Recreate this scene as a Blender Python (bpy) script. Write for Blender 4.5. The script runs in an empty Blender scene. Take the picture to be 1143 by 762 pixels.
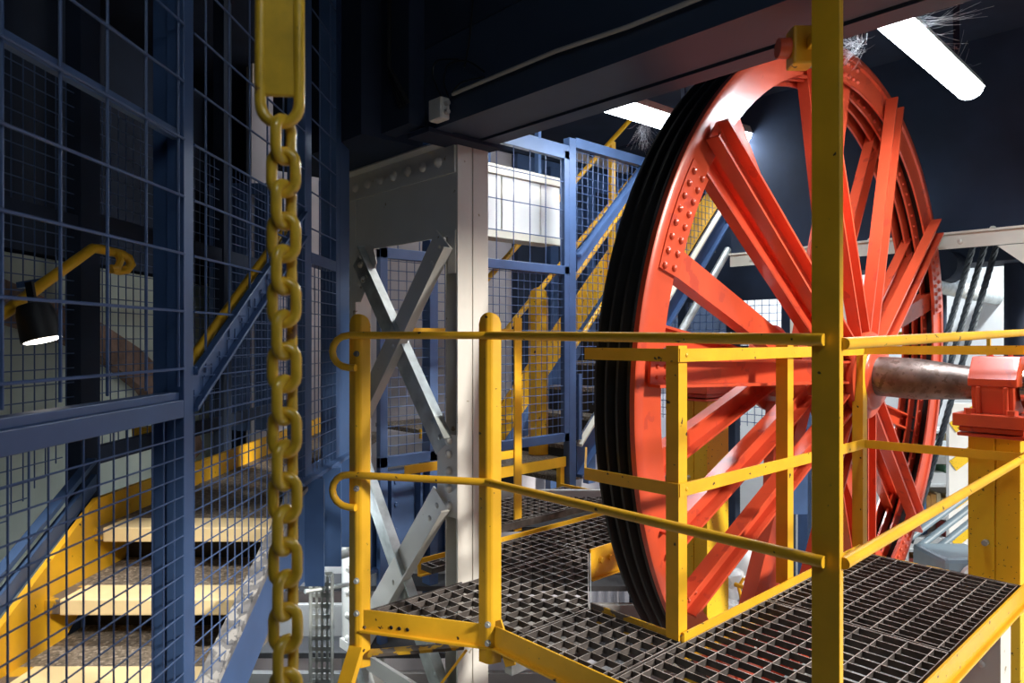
import bpy, math, random
from mathutils import Vector, Matrix
random.seed(7)
R = math.radians
F = 786.0
EYE = 1.1
YAW = math.atan2(.680, .733)
CS, SN = math.cos(YAW), math.sin(YAW)
V = Vector
Z = V((0, 0, 1))
col = bpy.context.scene.collection

def cw(X, d, z):
    """point X right, d ahead of the viewpoint, z above eye level"""
    return V((CS*X + SN*d, -SN*X + CS*d, z + EYE))
def px(x, y, d):
    return cw((x-571)/F*d, d, -(y-378)/F*d)
def uvd(x, u=None, v=None):
    X = (x-571)/F
    a, b = CS*X+SN, -SN*X+CS
    return u/a if u is not None else v/b
def pu(x, y, u): return px(x, y, uvd(x, u=u))
def pv(x, y, v): return px(x, y, uvd(x, v=v))
RIGHT = V((CS, -SN, 0)); FWD = V((SN, CS, 0))
U = V((1, 0, 0)); W = V((0, 1, 0))

# ------------------------------------------------------------------ materials
def mat(name, c, rough=.45, metal=0.0, var=.15, scale=6, chips=None, chip_amt=.0, bump=0.0, chip_scale=30, emit=None, estr=0, coat=0):
    m = bpy.data.materials.new(name); m.use_nodes = True
    nt = m.node_tree; b = nt.nodes['Principled BSDF']
    tc = nt.nodes.new('ShaderNodeTexCoord')
    n = nt.nodes.new('ShaderNodeTexNoise'); n.inputs['Scale'].default_value = scale; n.inputs['Detail'].default_value = 6
    nt.links.new(tc.outputs['Object'], n.inputs['Vector'])
    cr = nt.nodes.new('ShaderNodeValToRGB')
    lo = [max(0, x*(1-var)) for x in c]; hi = [min(1, x*(1+var)) for x in c]
    cr.color_ramp.elements[0].position = .3; cr.color_ramp.elements[0].color = (*lo, 1)
    cr.color_ramp.elements[1].position = .7; cr.color_ramp.elements[1].color = (*hi, 1)
    nt.links.new(n.outputs['Fac'], cr.inputs['Fac'])
    out = cr.outputs['Color']
    if chips:
        n2 = nt.nodes.new('ShaderNodeTexNoise'); n2.inputs['Scale'].default_value = chip_scale; n2.inputs['Detail'].default_value = 4
        nt.links.new(tc.outputs['Object'], n2.inputs['Vector'])
        r2 = nt.nodes.new('ShaderNodeValToRGB')
        r2.color_ramp.elements[0].position = 1-chip_amt-.02; r2.color_ramp.elements[0].color = (0, 0, 0, 1)
        r2.color_ramp.elements[1].position = 1-chip_amt; r2.color_ramp.elements[1].color = (1, 1, 1, 1)
        nt.links.new(n2.outputs['Fac'], r2.inputs['Fac'])
        mx = nt.nodes.new('ShaderNodeMix'); mx.data_type = 'RGBA'
        nt.links.new(r2.outputs['Color'], mx.inputs['Factor'])
        nt.links.new(out, mx.inputs['A']); mx.inputs['B'].default_value = (*chips, 1)
        out = mx.outputs['Result']
    nt.links.new(out, b.inputs['Base Color'])
    b.inputs['Roughness'].default_value = rough; b.inputs['Metallic'].default_value = metal
    if coat: b.inputs['Coat Weight'].default_value = coat
    if bump:
        bp = nt.nodes.new('ShaderNodeBump'); bp.inputs['Strength'].default_value = bump; bp.inputs['Distance'].default_value = .01
        n3 = nt.nodes.new('ShaderNodeTexNoise'); n3.inputs['Scale'].default_value = scale*6
        nt.links.new(tc.outputs['Object'], n3.inputs['Vector']); nt.links.new(n3.outputs['Fac'], bp.inputs['Height'])
        nt.links.new(bp.outputs['Normal'], b.inputs['Normal'])
    if emit:
        b.inputs['Emission Color'].default_value = (*emit, 1); b.inputs['Emission Strength'].default_value = estr
    return m
M = {}
M['yellow'] = mat('yellow_paint', (.80, .43, .02), .38, var=.12, chips=(.05, .03, .02), chip_amt=.29, chip_scale=26, bump=.06)
M['yellow2'] = mat('yellow_column_paint', (.85, .55, .02), .45, var=.1, scale=3, chips=(.12, .07, .02), chip_amt=.31, chip_scale=60)
M['yellow_dirty'] = mat('worn_yellow_paint', (.6, .34, .02), .5, var=.3, chips=(.12, .1, .09), chip_amt=.5, chip_scale=14)
M['chain'] = mat('chain_paint', (.76, .46, .03), .32, var=.2, scale=20, chips=(.2, .09, .03), chip_amt=.34, chip_scale=18, coat=.4)
M['red'] = mat('orange_red_paint', (.62, .078, .03), .3, var=.12, scale=4, chips=(.5, .06, .03), chip_amt=.36, chip_scale=9, bump=.05, coat=.25)
M['liner'] = mat('black_rubber_liner', (.012, .012, .013), .55, var=.4, scale=9)
M['navy'] = mat('blue_paint', (.05, .098, .22), .42, var=.15, scale=5)
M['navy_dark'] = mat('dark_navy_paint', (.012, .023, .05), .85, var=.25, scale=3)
M['mesh'] = mat('blue_wire', (.05, .095, .22), .45, var=.1)
M['white'] = mat('off_white_paint', (.70, .675, .62), .42, var=.06, scale=3, chips=(.33, .27, .18), chip_amt=.28, chip_scale=15, bump=.08)
M['white2'] = mat('cream_paint', (.72, .70, .60), .5, var=.05)
M['galv'] = mat('galvanised_steel', (.5, .53, .52), .45, .4, var=.25, scale=14)
M['grate'] = mat('grating_bars', (.085, .072, .066), .55, .3, var=.4, scale=20)
M['grate_top'] = mat('grating_worn_lit_edge', (.45, .41, .38), .5, .3, var=.5, scale=12)  # worn metal tops, lightened further to stand in for specular light
M['steel'] = mat('bare_shaft_steel', (.22, .17, .15), .38, .6, var=.4, scale=12, chips=(.15, .11, .09), chip_amt=.42, chip_scale=40)
M['chrome'] = mat('polished_steel', (.7, .7, .68), .18, 1, var=.1)
M['conc'] = mat('concrete', (.42, .41, .4), .85, var=.12, scale=2)
M['concdark'] = mat('dark_floor_strip', (.05, .05, .055), .7, var=.3)
M['tread'] = mat('anti_slip_tread', (.17, .14, .11), .8, var=.55, scale=60, bump=.5, chips=(.35, .3, .25), chip_amt=.4, chip_scale=70)
M['nosing'] = mat('cream_nosing', (.82, .66, .38), .5, var=.08, scale=8)
M['sage'] = mat('sage_wall', (.38, .43, .38), .8, var=.06)
M['brick'] = mat('brown_stone', (.2, .13, .1), .9, var=.3, scale=14, bump=.4)
M['lav'] = mat('grey_wall', (.5, .48, .52), .8, var=.06)
M['beige'] = mat('beige_wall', (.55, .45, .36), .8, var=.06)
M['hall'] = mat('white_wall', (.8, .8, .78), .8, var=.03)
M['black'] = mat('black_plastic', (.01, .01, .011), .5, var=.2)
M['rope'] = mat('steel_rope', (.06, .075, .09), .5, .5, var=.3, scale=40)
M['grey'] = mat('grey_paint', (.2, .27, .32), .45, var=.1)
M['grey_dull'] = mat('scuffed_grey_paint', (.13, .13, .14), .6, var=.35, scale=30, chips=(.3, .29, .28), chip_amt=.42, chip_scale=25)
M['snow'] = mat('white_fleece', (.85, .86, .86), .95, var=.04)
M['lamp'] = mat('lit_tube', (.9, .95, 1), .4, var=.0, emit=(.82, .92, 1), estr=28)
M['lens'] = mat('lit_lens', (.9, .9, .9), .4, var=.0, emit=(1, .93, .85), estr=9)
M['web'] = mat('cobweb_silk', (.8, .85, .9), .7, var=0)
M['pvc'] = mat('grey_conduit', (.42, .4, .38), .5, var=.08)
M['sign_blue'] = mat('sign_blue_paint', (.05, .15, .5), .4)
M['box'] = mat('grey_plastic', (.62, .6, .55), .5, var=.05)
for i, c in enumerate([(.6, .3, .08), (.15, .35, .2), (.1, .25, .5), (.6, .5, .3), (.5, .1, .08)]):
    M['book%d' % i] = mat('folder_%d' % i, c, .6)

# ------------------------------------------------------------------ mesh builder
class MB:
    def __init__(s): s.v = []; s.f = []; s.mi = []; s.sm = []
    def add(s, vs, fs, mi=0, sm=False):
        o = len(s.v); s.v += [V(p) for p in vs]
        for f in fs: s.f.append(tuple(i+o for i in f)); s.mi.append(mi); s.sm.append(sm)
    def box(s, c, ax, ay, az, mi=0):
        c = V(c); vs = [c+ax*i+ay*j+az*k for k in (-1, 1) for j in (-1, 1) for i in (-1, 1)]
        s.add(vs, [(0, 2, 3, 1), (4, 5, 7, 6), (0, 1, 5, 4), (2, 6, 7, 3), (0, 4, 6, 2), (1, 3, 7, 5)], mi); return s
    def abox(s, lo, hi, mi=0):
        lo, hi = V(lo), V(hi); c = (lo+hi)/2; h = (hi-lo)/2
        return s.box(c, V((h.x, 0, 0)), V((0, h.y, 0)), V((0, 0, h.z)), mi)
    def bar(s, p0, p1, w, h, up=Z, mi=0):
        p0, p1 = V(p0), V(p1); d = (p1-p0); L = d.length; d = d/L
        side = d.cross(up)
        if side.length < 1e-4: side = d.cross(V((0, 1, 0)))
        side.normalize(); u2 = side.cross(d)
        return s.box((p0+p1)/2, d*L/2, side*w/2, u2*h/2, mi)
    def sect(s, p0, p1, poly, ex, ey, mi=0):
        p0, p1 = V(p0), V(p1); n = len(poly)
        vs = [p0+ex*a+ey*b for a, b in poly]+[p1+ex*a+ey*b for a, b in poly]
        fs = [(i, (i+1) % n, n+(i+1) % n, n+i) for i in range(n)]+[tuple(range(n-1, -1, -1)), tuple(range(n, 2*n))]
        s.add(vs, fs, mi); return s
    def tube(s, pts, r, n=8, closed=False, mi=0, ey=None):
        pts = [V(p) for p in pts]; m = len(pts); rings = []
        nrm = None
        for i, p in enumerate(pts):
            if closed: t = pts[(i+1) % m]-pts[i-1]
            else: t = pts[min(i+1, m-1)]-pts[max(i-1, 0)]
            t.normalize()
            if nrm is None:
                a = ey if ey is not None else (Z if abs(t.z) < .9 else U)
                nrm = (a - t*a.dot(t)).normalized()
            else:
                nrm = (nrm - t*nrm.dot(t)).normalized()
            b = t.cross(nrm); rr = r[i] if isinstance(r, (list, tuple)) else r
            rings.append([p+nrm*rr*math.cos(2*math.pi*k/n)+b*rr*math.sin(2*math.pi*k/n) for k in range(n)])
        vs = [q for rg in rings for q in rg]; fs = []
        for i in range(m if closed else m-1):
            j = (i+1) % m
            for k in range(n): fs.append((i*n+k, i*n+(k+1) % n, j*n+(k+1) % n, j*n+k))
        if not closed: fs += [tuple(range(n-1, -1, -1)), tuple(range((m-1)*n, m*n))]
        s.add(vs, fs, mi, n > 5); return s
    def lathe(s, prof, o, axis, n=32, mi=0, closed=False, sm=True):
        o = V(o); axis = V(axis).normalized()
        a = axis.cross(Z if abs(axis.z) < .9 else U).normalized(); b = axis.cross(a)
        vs = []
        for (x, r) in prof:
            for k in range(n):
                t = 2*math.pi*k/n; vs.append(o+axis*x+(a*math.cos(t)+b*math.sin(t))*r)
        m = len(prof); fs = []
        for i in range(m if closed else m-1):
            j = (i+1) % m
            for k in range(n): fs.append((i*n+k, i*n+(k+1) % n, j*n+(k+1) % n, j*n+k))
        if not closed: fs += [tuple(range(n-1, -1, -1)), tuple(range((m-1)*n, m*n))]
        s.add(vs, fs, mi, sm); return s
    def rivet(s, p, nrm, r=.011):
        return s.lathe([(0, r), (r*.35, r*.92), (r*.7, r*.55), (r*.8, .0005)], p, nrm, 8)
    def hexbolt(s, p, nrm, r=.014, h=.012):
        s.lathe([(0, r*1.25), (.003, r*1.25)], p, nrm, 10, sm=False)
        return s.lathe([(.003, r), (h, r), (h+.001, r*.9)], p, nrm, 6, sm=False)
    def build(s, name, ms, parent=None, bevel=0):
        me = bpy.data.meshes.new(name)
        off = parent.matrix_world.translation.copy() if parent is not None else V((0, 0, 0))
        o0 = V((0, 0, 0))
        if parent is None and s.v:
            lo = V((min(p.x for p in s.v), min(p.y for p in s.v), min(p.z for p in s.v)))
            hi = V((max(p.x for p in s.v), max(p.y for p in s.v), max(p.z for p in s.v)))
            o0 = V(((lo.x+hi.x)/2, (lo.y+hi.y)/2, lo.z)); off = o0
        elif parent is not None:
            off = base[parent.name]
        me.from_pydata([p-off for p in s.v], [], s.f)
        if not isinstance(ms, (list, tuple)): ms = [ms]
        for m in ms: me.materials.append(M[m])
        for p, mi, sm in zip(me.polygons, s.mi, s.sm): p.material_index = mi; p.use_smooth = sm
        me.update()
        import bmesh
        bm = bmesh.new(); bm.from_mesh(me); bmesh.ops.recalc_face_normals(bm, faces=bm.faces); bm.to_mesh(me); bm.free()
        o = bpy.data.objects.new(name, me); col.objects.link(o)
        if parent is not None: o.parent = parent; base[o.name] = base[parent.name]
        else: o.location = o0; base[o.name] = o0
        if any(s.sm) and hasattr(me, 'set_sharp_from_angle'): me.set_sharp_from_angle(angle=R(40))
        if bevel:
            bv = o.modifiers.new('bevel', 'BEVEL'); bv.width = bevel; bv.segments = 2; bv.limit_method = 'ANGLE'; bv.angle_limit = R(40)
        return o
base = {}
def tag(o, label, cat, group=None, kind=None):
    o['label'] = label; o['category'] = cat
    if group: o['group'] = group
    if kind: o['kind'] = kind
    return o
def thing(name, loc, label, cat, group=None):
    o = bpy.data.objects.new(name, None); col.objects.link(o); o.location = loc; o.empty_display_size = .1
    base[o.name] = V(loc); return tag(o, label, cat, group)
def struct(o): o['kind'] = 'structure'; return o
def plabel(o, l): o['label'] = l; return o

def lprof(a, b, t): return [(0, 0), (a, 0), (a, t), (t, t), (t, b), (0, b)]
def uprof(w, h, t): return [(-w/2, 0), (w/2, 0), (w/2, h), (w/2-t, h), (w/2-t, t), (-w/2+t, t), (-w/2+t, h), (-w/2, h)]

def clip(poly, axis, val):
    """interval pairs of the polygon on the line coord[axis]=val"""
    xs = []; n = len(poly)
    for i in range(n):
        a, b = poly[i], poly[(i+1) % n]
        if (a[axis] <= val) != (b[axis] <= val):
            t = (val-a[axis])/(b[axis]-a[axis]); xs.append(a[1-axis]+t*(b[1-axis]-a[1-axis]))
    xs.sort(); return list(zip(xs[::2], xs[1::2]))

def wire_panel(name, parent, to3, poly, s, r, mats='mesh', off=(0, 0), s2=None, ndir=None):
    """welded wire mesh on polygon; to3(a,b)->world"""
    mb = MB(); s2 = s2 or s
    a0 = min(p[0] for p in poly); a1 = max(p[0] for p in poly); b0 = min(p[1] for p in poly); b1 = max(p[1] for p in poly)
    nd = ndir or (to3(1, 0)-to3(0, 0)).cross(to3(0, 1)-to3(0, 0)).normalized()
    a = math.ceil((a0-off[0])/s)*s+off[0]
    while a < a1:
        for x, y in clip(poly, 0, a):
            if y-x > .004: mb.tube([to3(a, x), to3(a, y)], r, 5)
        a += s
    b = math.ceil((b0-off[1])/s2)*s2+off[1]
    while b < b1:
        for x, y in clip(poly, 1, b):
            if y-x > .004: mb.tube([to3(x, b)+nd*r*1.4, to3(y, b)+nd*r*1.4], r, 5)
        b += s2
    return mb.build(name, mats, parent)

def grating(name, poly, z, s1, s2, label, group=None, h=.024, t=.0035, rim=True):
    """bars along y spaced s1 in x, bars along x spaced s2 in y, worn tops with bright light put into their colour"""
    mb = MB()
    def b(p0, p1, hh):
        d = (p1-p0); L = d.length
        if L < .01: return
        d /= L; sd = d.cross(Z)*t/2; o = len(mb.v)
        top = V((0, 0, 0)); bot = V((0, 0, -hh))
        vs = [p0+sd, p0-sd, p1-sd, p1+sd]; vs = vs+[q+bot for q in vs]
        mb.add(vs, [(0, 1, 2, 3)], 1); mb.add(vs, [(0, 3, 7, 4), (1, 5, 6, 2), (0, 4, 5, 1), (3, 2, 6, 7), (4, 7, 6, 5)], 0)
    a0 = min(p[0] for p in poly); a1 = max(p[0] for p in poly); b0 = min(p[1] for p in poly); b1 = max(p[1] for p in poly)
    a = a0+s1*.5
    while a < a1:
        for x, y in clip(poly, 0, a): b(V((a, x, z)), V((a, y, z)), h)
        a += s1
    c = b0+s2*.5
    while c < b1:
        for x, y in clip(poly, 1, c): b(V((x, c, z)), V((y, c, z)), h)
        c += s2
    if rim:
        for i in range(len(poly)):
            p, q = poly[i], poly[(i+1) % len(poly)]; b(V((*p, z)), V((*q, z)), h+.005)
    o = mb.build(name, ['grate', 'grate_top'])
    return tag(o, label, 'grating', group)

# ================================================================== SHELL
struct(MB().abox((-4, -5, -2.9), (14, 10, -2.7)).build('floor', 'conc'))
struct(MB().abox((-4, -1.3, 3.35), (14, 10, 3.2)).build('ceiling', 'navy_dark'))
struct(MB().abox((-4, 8.6, -2.7), (14, 8.8, 3.35)).build('wall_back', 'lav'))
struct(MB().abox((-4.2, -5, -2.7), (-4, 8.8, 3.35)).build('wall_left', 'navy_dark'))
struct(MB().abox((13.8, -5, -2.7), (14, 8.8, 3.35)).build('wall_right', 'hall'))
# unseen wall added behind the viewpoint to shade the chain and upper left
struct(MB().abox((-4, -1.3, 2.15), (2.3, -1.15, 3.35)).abox((-4, -1.3, -2.7), (1.3, -1.15, 2.15)).build('wall_sun_blocker', 'navy_dark'))
# ceiling joists
for k, u in enumerate((4.7, 6.1, 7.5)):
    struct(MB().abox((u, .2 if k else -1, 3.17), (u+.09, 8.5, 3.35)).build('trim_%d' % (k+1), 'navy_dark'))

# ================================================================== CAMERA
cam = bpy.data.cameras.new('camera'); co = bpy.data.objects.new('camera', cam); col.objects.link(co)
cam.sensor_width = 36; cam.lens = F/1143*36; cam.shift_y = -3/1143; cam.clip_start = .05
co.location = (0, 0, EYE); co.rotation_euler = (R(90), 0, -YAW)
cam.dof.use_dof = True; cam.dof.focus_distance = 3.3; cam.dof.aperture_fstop = 6.3
bpy.context.scene.camera = co

# ================================================================== BULL WHEEL
WC = cw(1.8296, 4.0, -.1923); th, tl = .7318, -.04075
def camdir(X, d, z): return (RIGHT*X+FWD*d+Z*z)
N = camdir(math.sin(th)*math.cos(tl), -math.cos(th)*math.cos(tl), math.sin(tl))
E1 = camdir(math.cos(th), math.sin(th), 0); E2 = E1.cross(N)
if E2.z < 0: E2 = -E2
def wp(a, b, w=0): return WC+E1*a+E2*b+N*w
def wpol(r, ang, w=0): return wp(r*math.cos(R(ang)), r*math.sin(R(ang)), w)
wheel = thing('bull_wheel', WC, 'huge orange-red riveted spoked wheel with black grooved rim', 'wheel')
RO, RI = 1.81, 1.63
mb = MB()
mb.lathe([(-.012, RI), (0, RI), (0, RO-.055), (.012, RO-.05), (.012, RO-.012), (.004, RO), (-.02, RO), (-.02, RO-.05), (-.02, RI+.03), (-.012, RI+.03)], WC, N, 160, closed=True)
mb.build('front_rim', 'red', wheel)
mb = MB()
mb.lathe([(-.205, RI-.02), (-.192, RI-.02), (-.192, RO-.03), (-.205, RO-.03)], WC, N, 160, closed=True)
for w0 in (-.075, -.135):
    mb.lathe([(w0-.008, RI-.005), (w0+.004, RI-.005), (w0+.004, RI+.1), (w0-.008, RI+.1)], WC, N, 128, closed=True)
for ph in range(0, 360, 3):
    mb.rivet(wpol(RI+.03, ph, -.071), N, .012)
mb.build('back_rim', 'red', wheel)
prof = [(-.02, RI+.08), (-.02, RO-.01), (-.028, RO+.0)]
for g in range(3):
    s = -.030-g*.058
    prof += [(s-.004, RO+.002), (s-.012, RO-.03), (s-.026, RO-.05), (s-.042, RO-.03), (s-.050, RO+.002)]
prof += [(-.206, RO+.002), (-.212, RO-.01), (-.212, RI+.09)]
MB().lathe(prof, WC, N, 200, closed=True).build('groove_liner', 'liner', wheel)
# hub
mb = MB()
mb.lathe([(-.42, .10), (-.42, .24), (-.385, .26), (-.37, .26), (-.36, .17), (.08, .17), (.09, .27), (.11, .28), (.13, .27), (.135, .2), (.16, .2), (.165, .235), (.19, .24), (.2, .235), (.205, .19), (.225, .185), (.24, .17), (.245, .12), (.245, .1)], WC, N, 64)
for k in range(12):
    mb.hexbolt(wpol(.235, k*30+10, .128), N, .014, .018)
mb.build('hub', 'red', wheel)
MB().lathe([(-1.15, .066), (-.8, .066), (-.42, .105), (.2, .107), (.44, .107), (.5, .1), (.8, .069), (1.0, .068), (1.2, .066)], WC, N, 48).build('axle_shaft', 'steel', wheel)
def spoke(ang_o, ro, w_o, ang_i, ri, w_i, wd=.105, dp=.06, out=1, wi=None):
    p0 = wpol(ro, ang_o, w_o); p1 = wpol(ri, ang_i, w_i); d = (p1-p0).normalized()
    ey = (N*out - d*d.dot(N*out)).normalized(); ex = d.cross(ey).normalized()
    mb = MB(); w2 = wi or wd
    a = uprof(wd, dp, .012); b = uprof(w2, dp, .012); n = len(a)
    vs = [p0+ex*x+ey*y for x, y in a]+[p1+ex*x+ey*y for x, y in b]
    fs = [(i, (i+1) % n, n+(i+1) % n, n+i) for i in range(n)]+[tuple(range(n-1, -1, -1)), tuple(range(n, 2*n))]
    mb.add(vs, fs)
    if out > 0:
        for k in range(2):
            for sx in (-1, 1):
                mb.rivet(p0+d*(.04+.05*k)+ex*sx*.022+ey*.012, ey, .01)
    mb.build('spoke', 'red', wheel)
for k, a in enumerate([34, 70, 106, 141, 178, 213, 250, 287, 321, 357]):
    spoke(a, 1.74, .014, a+(4 if k % 2 else -4), .22, .12, wd=.12, dp=.065, out=1)
spoke(203, 1.72, -.03, 203, .2, -.08, wd=.13, dp=.07, out=1)
for a in (16, 88, 161, 240, 304):
    spoke(a, 1.70, -.022, a, .2, -.10, wd=.12, dp=.075, out=-1)
    mb = MB(); g = []
    for t in range(9): g.append((1.79 if 0 else RO-.06, a-11+t*2.75 if 0 else a-3+t*2.0-0))
    lo, hi = (a-14, a+3) if a in (161, 240) else (a-3, a+13)
    arc = [wpol(RO-.055, lo+(hi-lo)*t/8, 0) for t in range(9)]+[wpol(RI-.01, hi-(hi-lo)*t/8, 0) for t in range(9)]
    n = len(arc)
    mb.add(arc+[q+N*.014 for q in arc], [(i, (i+1) % n, n+(i+1) % n, n+i) for i in range(n)]+[tuple(range(n-1, -1, -1)), tuple(range(n, 2*n))])
    gp = mb.build('gusset_plate', 'red', wheel)
    for t in range(8):
        ph = lo+1+(hi-lo-2)*t/7
        for rr in (RI+.03, RI+.095): MB().rivet(wpol(rr, ph+(.4 if rr > RI+.05 else 0), .014), N, .016).build('rivet', 'red', gp)
for a, hw, wd, o_ in ((30, .02, .12, 1), (62, -.15, .11, 1), (75, -.2, .10, -1), (96, -.02, .12, 1), (124, -.03, .075, -1), (139, -.01, .14, 1), (172, -.33, .1, 1), (195, -.32, .13, 1), (262, -.3, .12, -1), (300, -.1, .13, 1), (324, -.02, .13, 1), (345, -.33, .11, 1)):
    spoke(a, 1.72, -.18, a, .2, hw, wd=wd, dp=.06, out=o_)

# ================================================================== BEARINGS
def bearing(w, sgn, label, group=None):
    c = WC+N*w
    b = thing('bearing_housing', V((c.x, c.y, c.z-.24)), label, 'bearing', group)
    ax = V((N.x, N.y, 0)).normalized(); sd = Z.cross(ax).normalized()
    if sd.x > 0: sd = -sd
    pr = [(-.135, -.13), (.135, -.13), (.15, -.02), (.15, .03), (.075, .13), (-.075, .13), (-.15, .03), (-.15, -.02)]
    mb = MB().sect(c-ax*.085, c+ax*.085, pr, sd, Z)
    mb.sect(c-ax*.1, c+ax*.1, [(-.155, .0), (.155, .0), (.155, .035), (.08, .14), (-.08, .14), (-.155, .035)], sd, Z)
    for s in (-1, 1):
        for q in (-1, 1): mb.bar(c+sd*s*.145+ax*q*.055+Z*-.13, c+sd*s*.152+ax*q*.055+Z*.0, .02, .02)
    hcap = mb.build('housing_cap', 'red', b, .006)
    for q in (-1, 1): MB().hexbolt(c+ax*q*.04+Z*.14, Z, .01).build('grease_plug', 'red', hcap)
    mb = MB().box(c+Z*-.16, sd*.20, ax*.15, Z*.03)
    mb.box(c+Z*-.205, sd*.175, ax*.13, Z*.012); mb.box(c+Z*-.23, sd*.185, ax*.135, Z*.008)
    bp_ = mb.build('base_plate', 'red', b, .004)
    for s in (-1, 1):
        for q in (-1, 1):
            MB().hexbolt(c+sd*s*.17+ax*q*.085+Z*-.13, Z, .024, .024).build('bolt', 'red', bp_)
    mb = MB().lathe([(.1, .11), (.125, .11), (.128, .07)], c, ax*sgn, 40)
    mb.lathe([(.125, .075), (.2, .075), (.21, .06), (.26, .06)], c, ax*sgn, 40)
    ec = plabel(mb.build('end_cover', 'chrome', b), 'shiny bolted end cover')
    for k in range(10):
        t = 2*math.pi*k/10; MB().hexbolt(c+ax*sgn*.125+(sd*math.cos(t)+Z*math.sin(t))*.092, ax*sgn, .009).build('bolt', 'chrome', ec)
    return c
c1 = bearing(.80, 1, 'orange-red bearing housing with polished end cover on the near end of the shaft')
c2 = bearing(-.85, -1, 'orange-red bearing housing on the far side behind the wheel spokes')
def pedestal(c, ztop, label):
    p = thing('bearing_pedestal', V((c.x, c.y, -2.7)), label, 'column')
    mb = MB().abox((c.x-.13, c.y-.105, -2.65), (c.x+.13, c.y-.01, ztop)).abox((c.x-.13, c.y-.004, -2.65), (c.x+.13, c.y+.105, ztop))
    mb.abox((c.x-.12, c.y-.1, -2.65), (c.x+.12, c.y+.1, ztop-.01))
    bc = mb.build('box_column', 'yellow2', p, .004)
    MB().abox((c.x-.22, c.y-.2, -2.7), (c.x+.22, c.y+.2, -2.65)).build('foot_plate', 'yellow2', p)
    MB().tube([V((c.x-.12, c.y+.03, ztop-.5)), V((c.x-.16, c.y+.03, ztop-.5))], .014, 8).build('bolt', 'galv', bc)
pedestal(c1, c1.z-.238, 'bright yellow steel column under the near bearing, speckled black')
pedestal(c2, c2.z-.238, 'yellow steel column behind the wheel spokes carrying the far bearing')

# ================================================================== PLATFORM
XE = 3.80
grating('walkway_grating', [(2.815, .77), (XE-.01, .77), (XE-.01, 1.445), (2.815, 1.445)], 0, .055, .076, 'steel grating panel at the far right end of the platform beside the bearing column', 'platform grating panels')
grating('walkway_grating', [(1.785, .77), (2.80, .77), (2.80, 1.445), (1.785, 1.445)], 0, .065, .085, 'steel grating panel in the near right corner where the guard rail turns', 'platform grating panels')
grating('walkway_grating', [(1.785, 1.46), (2.19, 1.46), (2.19, 1.885), (1.785, 1.885)], 0, .068, .066, 'small steel grating panel left of the wheel opening, in front', 'platform grating panels')
grating('walkway_grating', [(1.785, 1.90), (2.19, 1.90), (2.74, 2.38), (2.74, 2.475), (1.51, 2.475), (1.785, 2.005)], 0, .07, .07, 'steel grating panel with slanted corner behind the round-topped posts', 'platform grating panels')
grating('walkway_grating', [(2.23, 2.49), (2.74, 2.49), (2.74, 2.83), (2.02, 2.83), (2.02, 2.74), (2.23, 2.74)], 0, .07, .07, 'steel grating panel to the right of the white column foot', 'platform grating panels')
grating('walkway_grating', [(2.755, 2.39), (3.6, 2.39), (3.6, 2.83), (2.755, 2.83)], 0, .07, .07, 'steel grating panel beyond the wheel opening, partly behind the black rim', 'platform grating panels')
grating('walkway_grating', [(2.50, 2.90), (3.60, 2.90), (3.60, 3.36), (2.50, 3.36)], .07, .06, .06, 'raised steel grating panel below the back steps', 'platform grating panels')
pf = thing('platform_frame', V((2.5, 1.5, -.1)), 'yellow steel channel frame edging the grating platform', 'platform')
def edge(p0, p1, h=.075, t=.008, top=.012, name='edge_channel', m='yellow', fl=None):
    p0, p1 = V((*p0, 0)), V((*p1, 0)); d = (p1-p0).normalized(); sd = d.cross(Z)
    mb = MB().sect(p0, p1, [(-t/2, top), (t/2, top), (t/2, -h+t), (.02, -h+t), (.02, -h), (-t/2, -h)], -sd if fl else sd, Z)
    return mb, d, sd
mb, d, sd = edge((1.765, .745), (XE+.05, .745)); mb.build('edge_channel', 'yellow', pf)
mb, d, sd = edge((1.770, .75), (1.770, 2.005), fl=1); mb.build('edge_channel', 'yellow', pf)
mb, d, sd = edge((1.77, 2.005), (1.485, 2.49), h=.075, fl=1)
for k in range(3):
    q = V((1.77, 2.005, -.045))+d*(.36+.035*k); mb2 = MB().lathe([(0, .008), (.002, .007)], q-sd*.0045, -sd, 10)
    plabel(mb2.build('bolt_hole', 'black', pf), 'dark bolt hole')
mb.build('edge_channel', 'yellow', pf)
mb, d, sd = edge((1.485, 2.49), (2.0, 2.49), h=.06, top=.0); mb.build('edge_channel', 'grate', pf)
mb, d, sd = edge((2.20, 1.455), (XE+.02, 1.455), h=.07, top=.03, fl=0); mb.build('edge_channel', 'yellow', pf)
mb, d, sd = edge((2.20, 1.455), (2.20, 1.895), h=.07, top=.02); mb.build('edge_channel', 'yellow_dirty', pf)
MB().bar((2.20, 1.895, -.012), (2.75, 2.375, -.012), .004, .03).build('edge_channel', 'galv', pf)
mb, d, sd = edge((2.75, 2.375), (3.6, 2.375), h=.14, top=.02)
mb.build('edge_channel', 'yellow', pf)
for k in range(2): MB().hexbolt(V((2.83+.07*k, 2.37, -.05)), -W, .016).build('bolt', 'yellow', pf)
mb, d, sd = edge((XE, 1.45), (XE, .75), h=.06, top=0); mb.build('edge_channel', 'yellow_dirty', pf)
mb, d, sd = edge((2.02, 2.86), (3.62, 2.86), h=.07, top=.015); mb.build('edge_channel', 'yellow', pf)
MB().abox((2.49, 2.885, .032), (3.61, 2.897, .072)).build('step_riser', 'grate', pf)
MB().abox((3.61, 2.88, -.02), (3.625, 3.4, .085)).build('edge_channel', 'yellow', pf)
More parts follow.
